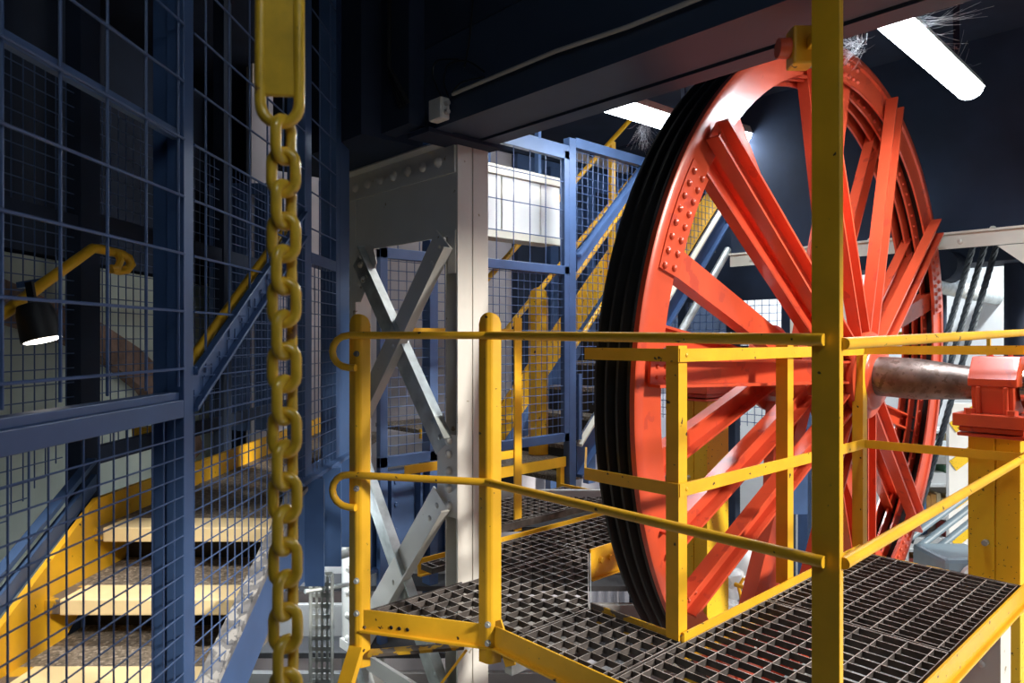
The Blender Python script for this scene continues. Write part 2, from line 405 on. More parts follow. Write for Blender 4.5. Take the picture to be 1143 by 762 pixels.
# joists below
for v in (1.1, 1.95): MB().abox((1.79, v-.02, -.16), (2.19 if v > 1.5 else XE, v+.02, -.04)).build('joist', 'galv', pf)
MB().abox((3.55, .78, -2.6), (3.72, .93, -.05)).build('support_post', 'white', pf)
for z in (-.3, -.5, -.75): 
    for q in (0,): MB().rivet(V((3.549, .85, z)), -U, .016).build('rivet', 'white', pf)
# corner braces below the slanted end
MB().bar((1.50, 2.46, -.16), (1.78, 2.2, -.13), .05, .012, ).build('brace', 'yellow_dirty', pf)
MB().bar((1.47, 2.50, -.14), (1.30, 2.42, -.42), .06, .03).build('brace', 'yellow', pf)
MB().bar((1.72, 2.12, -.11), (1.58, 2.35, -.48), .035, .01).build('brace', 'yellow', pf)

# ------------------------------------------------ outer guard rail
gr = thing('guard_rail', V((1.76, 1.8, 0)), 'yellow pipe guard rail with round-topped posts around the outer platform edge', 'railing')
def round_post(p, face, w, zb, zt, par, depth=.028, mat_='yellow'):
    """V-folded plate post with a rounded head; face = outward direction"""
    f = V(face).normalized(); s = f.cross(Z).normalized(); mb = MB(); n = 13; t = .008
    fr, bk = [], []
    cols = [-1+2*i/(n-1) for i in range(n)]
    for lay in (0, 1):
        for x in cols:
            y = (1-min(1, abs(x)*1.0))*depth
            if abs(x) < .25: y = .75*depth
            top = zt-w/2+math.sqrt(max(0, 1-x*x))*w/2
            for z in (zb, top):
                fr.append(V(p)*1+s*x*w/2+f*(y-lay*t)+V((0, 0, z)))
    vs = fr; m = n*2; fs = []
    for i in range(n-1):
        a = i*2; fs.append((a, a+1, a+3, a+2)); b = m+i*2; fs.append((b, b+2, b+3, b+1))
        fs.append((a+1, b+1, b+3, a+3)); fs.append((a, a+2, b+2, b))
    fs.append((0, m, m+1, 1)); fs.append((m-2, m-1, 2*m-1, 2*m-2))
    mb.add(vs, fs); return mb.build('post', mat_, par)
P4 = V((1.475, 2.50, 0)); P5 = V((1.755, 2.02, 0)); P9 = V((1.762, .752, 0)); PE = V((XE+.03, .742, 0))
tc = V((-1, 0, 0))
outn = V((-.87, -.5, 0))
rp4 = round_post(P4+outn*-.01, (-FWD).lerp(outn, .3), .085, -.22, 1.20, gr)
rp5 = round_post(P5+outn*-.01, (-FWD).lerp(outn, .3), .085, -.13, 1.20, gr)
MB().abox((1.762, .7185, -2.65), (1.784, .789, 3.35)).abox((1.76, .7185, -2.7), (1.86, .80, -2.65)).build('tall_post', 'yellow', gr, .002)
MB().abox((XE+.02, .70, -.1), (XE+.07, .75, 1.10)).build('post', 'yellow', gr)
zt4, zt5, zt9, ztE = 1.114, 1.113, 1.098, 1.128
ho = outn*.022
def rail(pts, r=.0155): return MB().tube(pts, r, 12).build('rail', 'yellow', gr)
def hook(p, z):
    q = (P4-P5).normalized(); pts = []
    for k in range(9):
        t = math.pi*k/8; pts.append(p+q*(.075*math.sin(t)+.03)+V((0, 0, z-.065+.065*math.cos(t))))
    return pts
a4 = P4+ho; a5 = P5+ho; a9 = P9+V((-.012, 0, 0))
MB().tube([a5+V((0, 0, zt5)), a4+V((0, 0, zt4))]+hook(a4, zt4)+[a4+V((0, 0, zt4-.13))], .0145, 10).build('rail', 'yellow', gr)
MB().tube([a5+V((0, 0, .56)), a4+V((0, 0, .555))]+hook(a4, .555)+[a4+V((0, 0, .425))], .0145, 10).build('rail', 'yellow', gr)
rail([a5+V((0, 0, zt5)), a9+V((0, -.0, zt9))]); rail([a5+V((0, 0, .56)), a9+V((0, 0, .548))])
c9 = V((1.785, .715, 0)); 
rail([c9+V((-.01, 0, zt9-.01)), PE+V((0, 0, ztE)), PE+V((1.2, 0, ztE))]); rail([c9+V((-.01, 0, .548)), PE+V((0, 0, .575)), PE+V((1.2, 0, .585))])
for p, z in ((P4, 1.04), (P4, .50), (P4, .13), (P4, .0), (P5, .02), (P5, -.05)):
    MB().hexbolt(p+outn*.012+V((0, 0, z)), outn, .01).build('bolt', 'galv' if z < .2 else 'grey_dull', rp4 if p == P4 else rp5)
MB().bar(P5+V((.02, -.02, .03)), P5+V((.03, -.09, -.12)), .008, .05).build('corner_gusset', 'yellow', gr)

# ------------------------------------------------ inner guard rail round the wheel opening
ir = thing('guard_rail', V((3.0, 1.46, 0)), 'yellow flat-bar guard rail directly in front of the red wheel', 'railing')
for (u, v) in ((2.185, 1.465), (3.035, 1.465), (3.86, 1.455)):
    po = MB().sect(V((u, v, 0)), V((u, v, 1.075)), lprof(.055, .055, .006), U, W).build('post', 'yellow', ir)
    for z in (1.04, .55): MB().rivet(V((u+.035, v-.009, z)), -W, .009).build('bolt', 'yellow', po)
A0 = V((2.175, 1.905, 0)); A1 = V((2.178, 1.458, 0)); A2 = V((3.865, 1.450, 0)); A3 = V((3.88, .5, 0))
for z in (1.04, .55):
    h = .048
    MB().bar(A0+Z*z, A1+Z*z, .008, h).build('rail', 'yellow', ir)
    MB().bar(A1+Z*z, A2+Z*z, .008, h).build('rail', 'yellow', ir)
    MB().bar(A2+Z*z, A3+Z*(z+.012), .008, h-.006).build('rail', 'yellow', ir)
MB().bar(A0+Z*.55, V((2.45, 2.14, .58)), .008, .045).build('rail', 'yellow', ir)
# brake/sensor bracket at wheel top
sb = thing('rim_scraper', px(893, 60, 1.92), 'small yellow block with red roller fixed behind the tall yellow post', 'bracket')
q = px(893, 54, 1.92)
MB().box(q, RIGHT*.030, FWD*.03, Z*.052).build('yellow_block', 'yellow', sb, .006)
MB().box(q+RIGHT*.032+Z*.008+FWD*.03, RIGHT*.018, FWD*.02, Z*.045).build('grey_block', 'grey', sb, .004)
MB().lathe([(0, .026), (.03, .028), (.036, .02)], q+V((0, 0, .0))-RIGHT*.062, RIGHT, 24).build('roller', 'red', sb)
MB().bar(q+RIGHT*.02, V((1.775, .76, q.z)), .02, .03).build('arm', 'yellow', sb)

# ================================================================== CHAIN
CD = .95
ch = thing('hanging_chain', px(316, 762, CD), 'yellow painted steel chain hanging down in the left foreground', 'chain')
def link(c, ax, w, L, r, name='link', hi=None):
    pts = []; hw = w/2-r; hl = L/2-r; n = 8
    for k in range(n+1):
        t = math.pi*k/n; pts.append(c+ax*math.cos(t)*hw+Z*(hl-hw+math.sin(t)*hw))
    for k in range(n+1):
        t = math.pi+math.pi*k/n; pts.append(c+ax*math.cos(t)*hw+Z*(-(hl-hw)+math.sin(t)*hw))
    return MB().tube(pts, r, 10, closed=True).build(name, 'chain', ch)
sc = CD/F
pitch = 36.3*sc; r = 6.2*sc
y = 156
i = 0
RX = (RIGHT*1.0+FWD*.12).normalized(); RY = (FWD*.93+RIGHT*.36).normalized()
while y < 800:
    c = px(316+1.5*i/10, y, CD)
    link(c, (RX if i % 2 else RY), 38*sc, pitch+2*r*1.55+r*.5, r)
    y += 36.3; i += 1
# end fitting: long shackle with plate
c = px(313, 60, CD)
pts = []
for k in range(13):
    t = math.pi+math.pi*k/12; pts.append(px(312, 116, CD)+RX*math.cos(t)*21*sc+Z*math.sin(t)*22*sc)
pts = [px(291, -60, CD)]+[pts[0]+Z*.02]+pts+[pts[-1]+Z*.02, px(333, -60, CD)]
MB().tube(pts, 6.5*sc, 10).build('shackle', 'chain', ch)
mb = MB().box(px(312, 20, CD), RX*19*sc, RX.cross(Z)*.004, Z*88*sc); mb.build('web_plate', 'chain', ch, .003)
MB().bar(px(312, -30, CD), V((*px(312, -30, CD).xy, 3.35)), .02, .05).build('top_hanger', 'chain', ch)

# ================================================================== WHITE PORTAL TOWER
pt = thing('portal_frame', V((2.1, 2.6, -2.7)), 'off-white riveted steel portal with crossed braces at the platform edge', 'tower')
CU0, CU1, CV0 = 2.0, 2.185, 2.52
mb = MB().abox((CU0, CV0, -2.65), (CU0+.086, CV0+.012, 2.0)).abox((CU0+.092, CV0, -2.65), (CU1, CV0+.012, 2.0))
mb.abox((CU0+.088, CV0+.012, -2.65), (CU0+.1, CV0+.11, 2.0)).abox((CU0+.01, CV0+.012, -2.65), (CU1-.01, CV0+.016, 2.0)).abox((CU0+.02, CV0+.11, -2.65), (CU1-.02, CV0+.12, 2.0))
mb.abox((CU0-.06, CV0-.06, -2.7), (CU1+.06, CV0+.26, -2.65))
mb.build('column', 'white', pt, .003)
mb = MB().abox((CU0, 3.42, -2.65), (CU0+.014, 3.56, 2.0)).abox((CU0, 3.55, -2.65), (CU0+.18, 3.564, 2.0)).abox((CU0-.05, 3.36, -2.7), (CU0+.23, 3.6, -2.65))
for k in range(30): mb.rivet(V((CU0, 3.50, 1.9-.13*k)), -U, .022)
mb.build('column', 'white', pt, .003)
mb = MB().abox((CU0+.002, CV0+.012, 1.575), (CU0+.012, 3.42, 2.0)).abox((CU0-.01, CV0+.012, 1.86), (CU0+.002, 3.56, 2.0)).abox((CU0-.07, CV0+.012, 1.99), (CU0+.002, 3.56, 2.0))
mb.abox((CU0-.004, CV0+.012, 1.40), (CU0+.002, CV0+.07, 1.60))
mb.add([V((CU0+x, v, z)) for x in (-.004, .002) for v, z in ((3.42, 1.62), (3.24, 1.6), (3.20, 1.5), (3.36, 1.3), (3.42, 1.3))],
       [(0, 1, 2, 3, 4), (9, 8, 7, 6, 5)]+[(i, (i+1) % 5, 5+(i+1) % 5, 5+i) for i in range(5)])
hp_ = mb.build('header_plate', 'white', pt, .002)
for v, z in ((3.36, 1.5), (3.33, 1.42), (3.38, 1.40), (3.35, 1.55)): MB().rivet(V((CU0-.004, v, z)), -U, .018).build('rivet', 'white', hp_)
for k in range(7): MB().rivet(V((CU0-.01, CV0+.13+.125*k, 1.925)), -U, .026).build('rivet', 'white', hp_)
def brace(va, za, vb, zb, x, m, w=.15, ribs=True):
    p0, p1 = V((CU0+x, va, za)), V((CU0+x, vb, zb)); d = (p1-p0).normalized(); sd = d.cross(U).normalized()
    mb = MB().sect(p0, p1, [(-w/2, 0), (w/2, 0), (w/2, -.05), (w/2-.008, -.05), (w/2-.008, -.008), (-w/2, -.008)] if ribs else [(-w/2, 0), (w/2, 0), (w/2, .05), (w/2-.008, .05), (w/2-.008, .008), (-w/2, .008)], sd, -U if not ribs else U)
    L = (p1-p0).length
    for t in (.05, .14, L*.5, L-.14, L-.05): mb.rivet(p0+d*t-U*(.001), -U, .017)
    return mb.build('cross_brace', m, pt)
brace(CV0+.08, 1.56, 3.44, .56, -.012, 'white')
brace(3.38, 1.55, CV0+.10, .60, .004, 'galv', ribs=False)
brace(CV0+.10, .36, 3.42, -.62, -.012, 'white')
brace(3.40, .50, CV0+.08, -.60, .004, 'galv', ribs=False)
brace(CV0+.10, -.7, 3.42, -1.7, -.012, 'white')
brace(3.40, -.62, CV0+.08, -1.7, .004, 'galv', ribs=False)
mb = MB().abox((CU0-.003, CV0-.002, .28), (CU0+.003, CV0+.15, .66))
jp = mb.build('joint_plate', 'white', pt)
for z in (.33, .41, .49, .57, .63): MB().rivet(V((CU0-.003, CV0+.06, z)), -U, .022).build('rivet', 'white', jp)
mb = MB().abox((CU0-.003, 3.38, .38), (CU0+.003, 3.56, .68)); mb.build('joint_plate', 'white', pt)
MB().abox((CU0-.02, CV0, -.66), (CU0, 3.56, -.58)).build('tie_bar', 'white', pt)

# ================================================================== OVERHEAD BEAM
ob = thing('overhead_beam', V((2.0, .5, 2.0)), 'dark grey steel box beam running overhead onto the white column', 'beam')
mb = MB().abox((1.81, -1.1, 2.02), (2.17, 2.56, 2.36))
for a, b_, z in ((1.81, 1.905, 2.0), (1.915, 2.07, 2.008), (2.08, 2.17, 2.0)): mb.abox((a, -1.1, z), (b_, 2.56, 2.02))
mb.build('box_beam', 'navy_dark', ob)
M['beam'] = mat('grey_beam_paint', (.035, .052, .09), .5, var=.15, scale=2)
ob.children[0].data.materials[0] = M['beam']
MB().abox((1.80, -1.1, 2.36), (1.90, 3.6, 3.35)).build('upper_web', 'navy_dark', ob)
MB().abox((1.78, 2.44, 1.985), (2.2, 2.60, 2.005)).build('bearing_plate', 'navy_dark', ob)
# cable tray end wall (dark mass left of the beam)
dm = thing('duct_riser', V((1.75, 3.0, 2.0)), 'black painted duct boxes above the left of the white portal', 'duct')
MB().abox((1.62, 2.72, 2.0), (1.95, 3.62, 3.33)).build('duct', 'navy_dark', dm)
MB().abox((1.72, 2.5, 2.02), (1.80, 2.72, 3.33)).build('duct', 'navy_dark', dm)
for k in range(4):
    MB().tube([V((1.70-.02*k, 2.62-.03*k, 2.95)), V((1.70-.02*k, 2.62-.03*k, 2.25)), V((1.71, 2.55-.02*k, 2.1))], .009, 6).build('cable', 'black', dm)
jb = thing('junction_box', pu(490, 123, 1.77), 'small grey plastic junction box at the end of the overhead beam', 'junction box')
q = pu(490, 123, 1.77)
jbb = MB().box(q, U*.022, W*.042, Z*.045).build('box', 'box', jb, .006)
MB().box(q+U*-.022, U*.004, W*.04, Z*.043).build('lid', 'box', jb, .003)
for z in (-.018, .018): MB().lathe([(0, .01), (.02, .01)], q+W*-.042+Z*z, -W, 12).build('cable_gland', 'pvc', jbb)
pts = [pu(505, 105, 1.79), pu(560, 82, 1.79), pu(620, 57, 1.79), pu(700, 30, 1.79), pu(800, -10, 1.79)]
tag(MB().tube(pts, .008, 8).build('conduit', 'pvc'), 'pale grey cable conduit running along the side of the overhead beam', 'conduit')
def arc_pts(pl, n=8):
    out = []
    P = [pl[0]]+pl+[pl[-1]]
    for i in range(1, len(P)-2):
        for k in range(n):
            t = k/n; a, b, c, d = P[i-1], P[i], P[i+1], P[i+2]
            out.append(.5*((2*b)+(c-a)*t+(2*a-5*b+4*c-d)*t*t+(3*b-a-3*c+d)*t**3))
    return out+[pl[-1]]
for k, pl in enumerate([[(500, 108), (495, 90), (500, 72), (520, 68), (540, 80)], [(492, 108), (483, 85), (487, 68), (510, 66)], [(504, 104), (515, 92), (540, 86)], [(518, 75), (524, 40), (528, -10)]]):
    tag(MB().tube(arc_pts([pu(x, y, 1.785) for x, y in pl]), .004, 6).build('cable', 'black'), ['thin black cable looping up from the junction box', 'thin black cable arching left above the junction box', 'short cable stub joining the conduit beside the junction box', 'thin dark cable going up the beam above the junction box'][k], 'cable')

# ================================================================== LAMPS
def lamp(p0, p1, w, label, power, hang=True):
    p0, p1 = V(p0), V(p1); d = (p1-p0).normalized(); sd = d.cross(Z).normalized(); L = (p1-p0).length
    t = thing('fluorescent_lamp', (p0+p1)/2, label, 'lamp', 'fluorescent ceiling lamps')
    prof = [(-w/2*math.cos(a), -w*.42*math.sin(a)) for a in [math.pi*k/8 for k in range(9)]]
    MB().sect(p0, p1, prof, sd, Z).build('diffuser', 'lamp', t)
    hs = MB().sect(p0-d*.01, p1+d*.01, [(-w*.55, 0), (w*.55, 0), (w*.4, w*.35), (-w*.4, w*.35)], sd, Z).build('housing', 'white2', t)
    for q in (.2, .8):
        c = p0.lerp(p1, q)
        if hang: MB().bar(c+Z*w*.3, V((c.x, c.y, 3.35)), .012, .03).build('hanger', 'navy_dark', hs)
    ld = bpy.data.lights.new('lamp_light', 'AREA'); ld.shape = 'RECTANGLE'; ld.size = L; ld.size_y = w; ld.energy = power; ld.color = (.85, .93, 1)
    lo = bpy.data.objects.new('lamp_light', ld); col.objects.link(lo); lo.location = (p0+p1)/2-Z*w*.46
    lo.rotation_euler = Matrix((d, Z.cross(d), Z)).transposed().to_euler()
lamp(px(992, 18, 2.96), px(1082, 100, 3.80), .13, 'large bright fluorescent lamp hanging at the upper right beside the yellow post', 30)
lamp(pv(680, 113, 2.75), pv(780, 145, 2.75), .16, 'bright fluorescent lamp half hidden behind the black rim of the wheel', 26)
lamp(pv(800, 145, 3.2), pv(863, 160, 3.2), .2, 'small lit fluorescent lamp seen through the upper wheel spokes', 14)
# extra lamps added to brighten the far hall, mostly out of sight
for k, (x, y) in enumerate(((7.6, 1.2), (9.5, 3.0), (7.2, 4.2))):
    lamp((x, y, 2.6), (x+1.2, y, 2.6), .14, 'fluorescent fill lamp added over the far hall, hidden above the navy girder', 85)

lamp((-.6, -.7, 2.7), (.6, -.7, 2.7), .12, 'unseen fluorescent fill lamp added behind the viewpoint', 1.3)  # weak fill added for the tall post, portal plate and chain
_u = cw(-1.3, 3.4, -1.0); lamp(_u, _u+FWD*.9, .1, 'fluorescent fill lamp added under the stair landing', 5, False)  # added fill that brightens the deck at lower left
lamp((4.4, -.6, -.6), (5.5, -.6, -.6), .12, 'unseen fluorescent fill lamp added low down on the right', 50, False)  # out-of-view fill added to light the space under the platform
# cobwebs
def web(c, n, rad, label, seed, bias=V((0, 0, 0))):
    rnd = random.Random(seed); mb = MB()
    for i in range(n):
        a = c+V([rnd.uniform(-1, 1)*rad*.35 for _ in range(3)])
        b = a+bias*rnd.uniform(.3, 1.2)+V([rnd.gauss(0, .5)*rad for _ in range(3)])
        m = (a+b)/2-Z*rnd.uniform(0, .03)
        mb.tube([a, a.lerp(m, .5)-Z*.004, m, b.lerp(m, .5)-Z*.004, b], .0004, 3)
    return tag(mb.build('cobweb', 'web'), label, 'cobweb', kind='stuff')
web(px(955, 50, 3.0), 110, .10, 'dusty cobwebs between the yellow post and the big lamp', 1, bias=RIGHT*-.08)
web(px(1010, 25, 3.0), 60, .13, 'fine cobweb threads trailing right from the big lamp', 2, bias=RIGHT*.22)
web(px(1065, 70, 3.6), 40, .10, 'small cobweb clump on the far end of the big lamp', 3)
web(px(718, 138, 4.1), 60, .08, 'cobweb hanging under the lamp left of the wheel', 4, bias=V((0, 0, -.12)))

# ================================================================== LEFT CAGE + STAIRS
def L(r, l, z): return cw(-.9+r+.037*l, l, z)
lf = thing('mesh_fence', L(0, 1.8, -1.5), 'tall blue welded-mesh fence between the stairs and the hanging chain', 'fence')
def lbar(r0, r1, l0, l1, z0, z1, name, m='navy', par=lf):
    vs = [L(r, l, z) for z in (z0, z1) for l in (l0, l1) for r in (r0, r1)]
    return MB_box8(vs).build(name, m, par, .002)
def MB_box8(vs):
    mb = MB(); mb.add(vs, [(0, 2, 3, 1), (4, 5, 7, 6), (0, 1, 5, 4), (2, 6, 7, 3), (0, 4, 6, 2), (1, 3, 7, 5)]); return mb
lbar(-.045, 0, 1.79, 1.84, -3.8, 1.9, 'post'); lbar(-.085, -.045, 1.80, 1.815, -3.8, 1.9, 'post')
lbar(-.05, 0, .55, 1.79, -.20, -.155, 'rail'); lbar(-.05, -.012, .55, 1.79, -.155, -.135, 'rail')
lbar(-.03, -.01, .55, 1.79, .505, .53, 'rail'); 
lbar(-.03, -.0, .55, 1.79, 1.05, 1.08, 'rail')
for a, b in ((2.72, 2.80), (3.14, 3.20)):
    lbar(-.07, 0, a, b, -.56, 1.9, 'post'); lbar(-.07, -.05, b, b+.1, -.56, 1.9, 'post')
lbar(-.05, .0, 2.80, 3.14, .30, .345, 'rail'); lbar(-.05, 0, 1.84, 2.72, 1.20, 1.25, 'rail'); lbar(-.05, 0, 3.2, 3.36, -.56, 1.9, 'post')
tL = lambda a, b: L(-.004, a, b)
wire_panel('wire_mesh', lf, tL, [(.55, -.12), (1.79, -.12), (1.79, 1.85), (.55, 1.85)], .1458, .0036, off=(.02, .07))
wire_panel('wire_mesh', lf, tL, [(.55, -2.0), (1.79, -2.0), (1.79, -.20), (.55, -.20)], .05, .0021)
dz = lambda l: -.134+(l-1.85)*.656
wire_panel('wire_mesh', lf, tL, [(1.84, dz(1.84)), (2.72, dz(2.72)), (2.72, 1.85), (1.84, 1.85)], .1458, .0034, off=(.02, .07))
wire_panel('wire_mesh', lf, tL, [(1.84, -1.3), (2.0, -.98), (2.72, -.56), (2.72, dz(2.72)), (1.84, dz(1.84))], .05, .0021)
wire_panel('wire_mesh', lf, tL, [(2.8, -.56), (3.14, -.56), (3.14, .3), (2.8, .3)], .05, .0021)
wire_panel('wire_mesh', lf, tL, [(2.8, .34), (3.14, .34), (3.14, 1.85), (2.8, 1.85)], .1458, .0034)
# diagonal channel
def dbar(r0, r1, l0, z0, l1, z1, h, name, m, par):
    vs = [L(r, l, z+dz_) for dz_ in (0, h) for (l, z) in ((l0, z0), (l1, z1)) for r in (r0, r1)]
    return MB_box8(vs).build(name, m, par, .002)
dbar(-.012, -.008, 1.84, dz(1.84)-.04, 2.72, dz(2.72)-.04, .09, 'diagonal_channel', 'navy', lf)
dbar(-.05, -.008, 1.84, dz(1.84)-.05, 2.72, dz(2.72)-.05, .012, 'diagonal_channel', 'navy', lf)
dbar(-.008, .012, 1.84, dz(1.84)+.045, 2.72, dz(2.72)+.045, .012, 'diagonal_channel', 'navy', lf)
dbar(-.008, .012, 1.84, dz(1.84)-.05, 2.72, dz(2.72)-.05, .012, 'diagonal_channel', 'navy', lf)
# stairs
st = thing('staircase', L(-.4, 2.4, -1.7), 'steel stairs with cream nosings climbing to a landing behind the mesh fence', 'staircase')
def tread(l0, l1, z, w0=-.70, w1=-.03, name='tread'):
    t = MB_box8([L(r, l, zz) for zz in (z-.03, z) for l in (l0, l1) for r in (w0, w1)]).build(name, 'tread', st)
    MB_box8([L(r, l, zz) for zz in (z-.048, z+.004) for l in (l0-.03, l0+.11) for r in (w0+.05, w1)]).build('nosing', 'nosing', t, .004)
    MB_box8([L(r, l, zz) for zz in (z-.045, z+.002) for l in (l0-.03, l0+.11) for r in (w0, w0+.05)]).build('nosing_end', 'yellow_dirty', t, .004)
zs = -.685
tread(2.57, 3.84, zs, w0=-.72, name='landing')
MB_box8([L(r, l, zz) for zz in (zs-.03, zs) for l in (3.84, 5.2) for r in (-.72, -.22)]).build('landing', 'tread', st)
for k, (l0, ln) in enumerate(((2.31, .45), (2.06, .45), (1.81, .45), (1.56, .42), (1.31, .42))):
    tread(l0, l0+ln, zs-.163*(k+1))
    MB_box8([L(r, l, zz) for zz in (zs-.163*(k+1)-.0, zs-.163*k-.05) for l in (l0+ln-.02, l0+ln-.01) for r in (-.70, -.03)]).build('riser', 'black', st)  # black sheet standing in for the dark gap of the open riser
def ply(pts, r0, r1, name, m, par=st):
    n = len(pts); vs = [L(r0, l, z) for l, z in pts]+[L(r1, l, z) for l, z in pts]
    mb = MB(); mb.add(vs, [(i, (i+1) % n, n+(i+1) % n, n+i) for i in range(n)]+[tuple(range(n-1, -1, -1)), tuple(range(n, 2*n))])
    return mb.build(name, m, par)
ply([(1.2, -1.95), (2.50, -.92), (5.2, -.80), (5.2, -.58), (2.56, -.58), (1.2, -1.40)], -.72, -.70, 'kick_plate', 'yellow')
ply([(1.2, -1.40), (2.60, -.56), (2.60, -.50), (1.2, -1.34)], -.75, -.73, 'stringer', 'navy')
ply([(1.2, -1.30), (2.60, -.46), (2.60, -.44), (1.2, -1.28)], -.765, -.73, 'stringer', 'navy')
ply([(1.0, -1.75), (2.70, -.84), (2.70, -.58), (1.0, -1.46)], -.03, -.02, 'stringer', 'navy')
ply([(1.0, -1.46), (2.66, -.60), (2.72, -.585), (2.72, -.57), (2.64, -.58), (1.0, -1.44)], -.045, .012, 'stringer_flange', 'grey_dull')
ply([(2.62, -.55), (3.34, -.55), (3.34, -.535), (2.62, -.535)], -.06, .03, 'stringer_flange', 'navy')
ply([(2.70, -.95), (3.34, -.95), (3.34, -.55), (2.70, -.55)], -.03, -.015, 'edge_girder', 'navy')
for l in (2.76, 3.0, 3.28): ply([(l, -.97), (l+.012, -.97), (l+.012, -.55), (l, -.55)], -.015, .06, 'stiffener', 'navy')
for l, z in ((2.9, -.62), (2.9, -.75), (2.9, -.88), (3.14, -.65), (3.14, -.8)):
    MB().hexbolt(L(-.015, l, z), RIGHT, .014).build('bolt', 'navy', st)
# left stair rail fence
f2 = thing('mesh_fence', L(-.75, 2.6, -1.6), 'dark blue mesh fence on the far side of the stairs, behind the handrail', 'fence')
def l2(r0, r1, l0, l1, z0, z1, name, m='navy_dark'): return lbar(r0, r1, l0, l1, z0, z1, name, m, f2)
l2(-.90, -.84, 2.68, 2.80, -2.6, 1.9, 'post'); l2(-.90, -.84, 3.9, 4.0, -.7, 1.9, 'post'); l2(-.90, -.84, 5.1, 5.2, -.7, 1.9, 'post')
l2(-.89, -.85, 1.2, 2.68, .42, .47, 'rail'); l2(-.89, -.85, 2.80, 5.2, -.50, -.43, 'rail'); l2(-.89, -.85, 2.8, 5.2, .42, .50, 'rail')
t2 = lambda a, b: L(-.87, a, b)
wire_panel('wire_mesh', f2, t2, [(1.2, -1.3), (2.68, -.4), (2.68, 1.0), (1.2, 1.0)], .055, .0024)
wire_panel('wire_mesh', f2, t2, [(2.8, -.45), (5.1, -.45), (5.1, 1.0), (2.8, 1.0)], .055, .0024)
# handrail + spot lamp
hr = thing('handrail', L(-.55, 2.4, .3), 'yellow pipe handrail with curled end left of the stairs', 'handrail')
hp = [px(-60, 385, 1.75), px(8, 347, 2.0), px(50, 315, 2.2), px(103, 277, 2.45)]
hz = px(103, 277, 2.45).z
e = px(136, 284, 2.62)
crv = [e+V((0, 0, 0))]
curl = [px(143, 288, 2.64), px(146, 295, 2.64), px(141, 301, 2.63), px(132, 302, 2.60), px(124, 300, 2.55)]
MB().tube(hp+[px(112, 278, 2.5), e]+curl, .017, 10).build('rail', 'yellow', hr)
MB().tube([px(124, 280, 2.56), px(131, 284, 2.57), px(134, 291, 2.56), px(131, 298, 2.55), px(124, 300, 2.53)], .013, 8).build('bracket', 'yellow', hr)
MB().bar(px(60, 312, 2.25), L(-.76, 2.25, .17), .02, .02).build('bracket', 'navy', hr)
h3 = thing('handrail', L(-.1, 2.3, .3), 'dark yellow handrail running up just behind the blue diagonal channel', 'handrail')
MB().tube([L(-.035, 1.86, dz(1.86)+.045), L(-.035, 2.7, dz(2.7)+.045)], .014, 10).build('rail', 'yellow', h3)
for l in (1.95, 2.6): MB().bar(L(-.035, l, dz(l)+.045), L(-.012, l, dz(l)+.03), .012, .012).build('bracket', 'navy', h3)
sp = thing('spot_lamp', px(38, 360, 2.0), 'black cylindrical spot lamp with lit lens clamped below the yellow handrail', 'lamp')
ax = (Z*-1+RIGHT*.28).normalized(); q = px(36, 338, 2.02)
MB().lathe([(0, .02), (.006, .042), (.03, .049), (.11, .055), (.112, .05), (.106, .048)], q, ax, 28).build('lamp_body', 'black', sp)
MB().lathe([(.1085, .0495), (.112, .046)], q, ax, 28).build('lens', 'lens', sp)
MB().bar(q, q+Z*.06-RIGHT*.01, .012, .02).build('clamp', 'black', sp)
sl = bpy.data.lights.new('spot_light', 'SPOT'); sl.energy = 45; sl.spot_size = R(110); sl.spot_blend = .6; sl.shadow_soft_size = .04; sl.color = (1, .93, .82)
so = bpy.data.objects.new('spot_light', sl); col.objects.link(so); so.location = q+ax*.125; so.rotation_euler = ax.to_track_quat('-Z', 'Y').to_euler()
# wall pieces behind
wp2 = lambda l, z: cw(-2.45, l, z)
mb = MB(); mb.add([cw(-2.45-dx, l, z) for dx in (0, .1) for l, z in ((2.0, -3.8), (7.5, -3.8), (7.5, .42), (2.0, .42))], [(0, 1, 2, 3), (7, 6, 5, 4), (0, 4, 5, 1), (1, 5, 6, 2), (2, 6, 7, 3), (3, 7, 4, 0)])
struct(mb.build('wall_stairwell', 'sage'))
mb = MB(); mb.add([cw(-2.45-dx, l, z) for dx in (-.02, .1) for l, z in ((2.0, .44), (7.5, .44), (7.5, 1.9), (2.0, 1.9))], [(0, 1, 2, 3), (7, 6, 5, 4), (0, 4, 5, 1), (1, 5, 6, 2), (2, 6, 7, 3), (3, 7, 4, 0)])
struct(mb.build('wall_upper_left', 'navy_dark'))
# stone arch band
ou = [(2.6, .38), (3.1, .33), (3.55, .22), (4.06, .10), (4.5, -.06), (4.86, -.25), (5.2, -.5), (5.45, -.85)]
inn = [(5.15, -.95), (4.9, -.6), (4.58, -.34), (4.3, -.2), (4.08, -.10), (3.64, .02), (3.1, .12), (2.6, .16)]
n = 16; pts = ou+inn
mb = MB(); vs = [cw(-2.45, l, z) for l, z in pts]+[cw(-2.38, l, z) for l, z in pts]
fs = [(i, (i+1) % n, n+(i+1) % n, n+i) for i in range(n)]
for i in range(7): fs += [(i, i+1, n-2-i, n-1-i), (n+i, n+n-1-i, n+n-2-i, n+i+1)]
mb.add(vs, fs); tag(mb.build('stone_arch', 'brick'), 'brown stone arch band curving down the sage stairwell wall', 'arch')
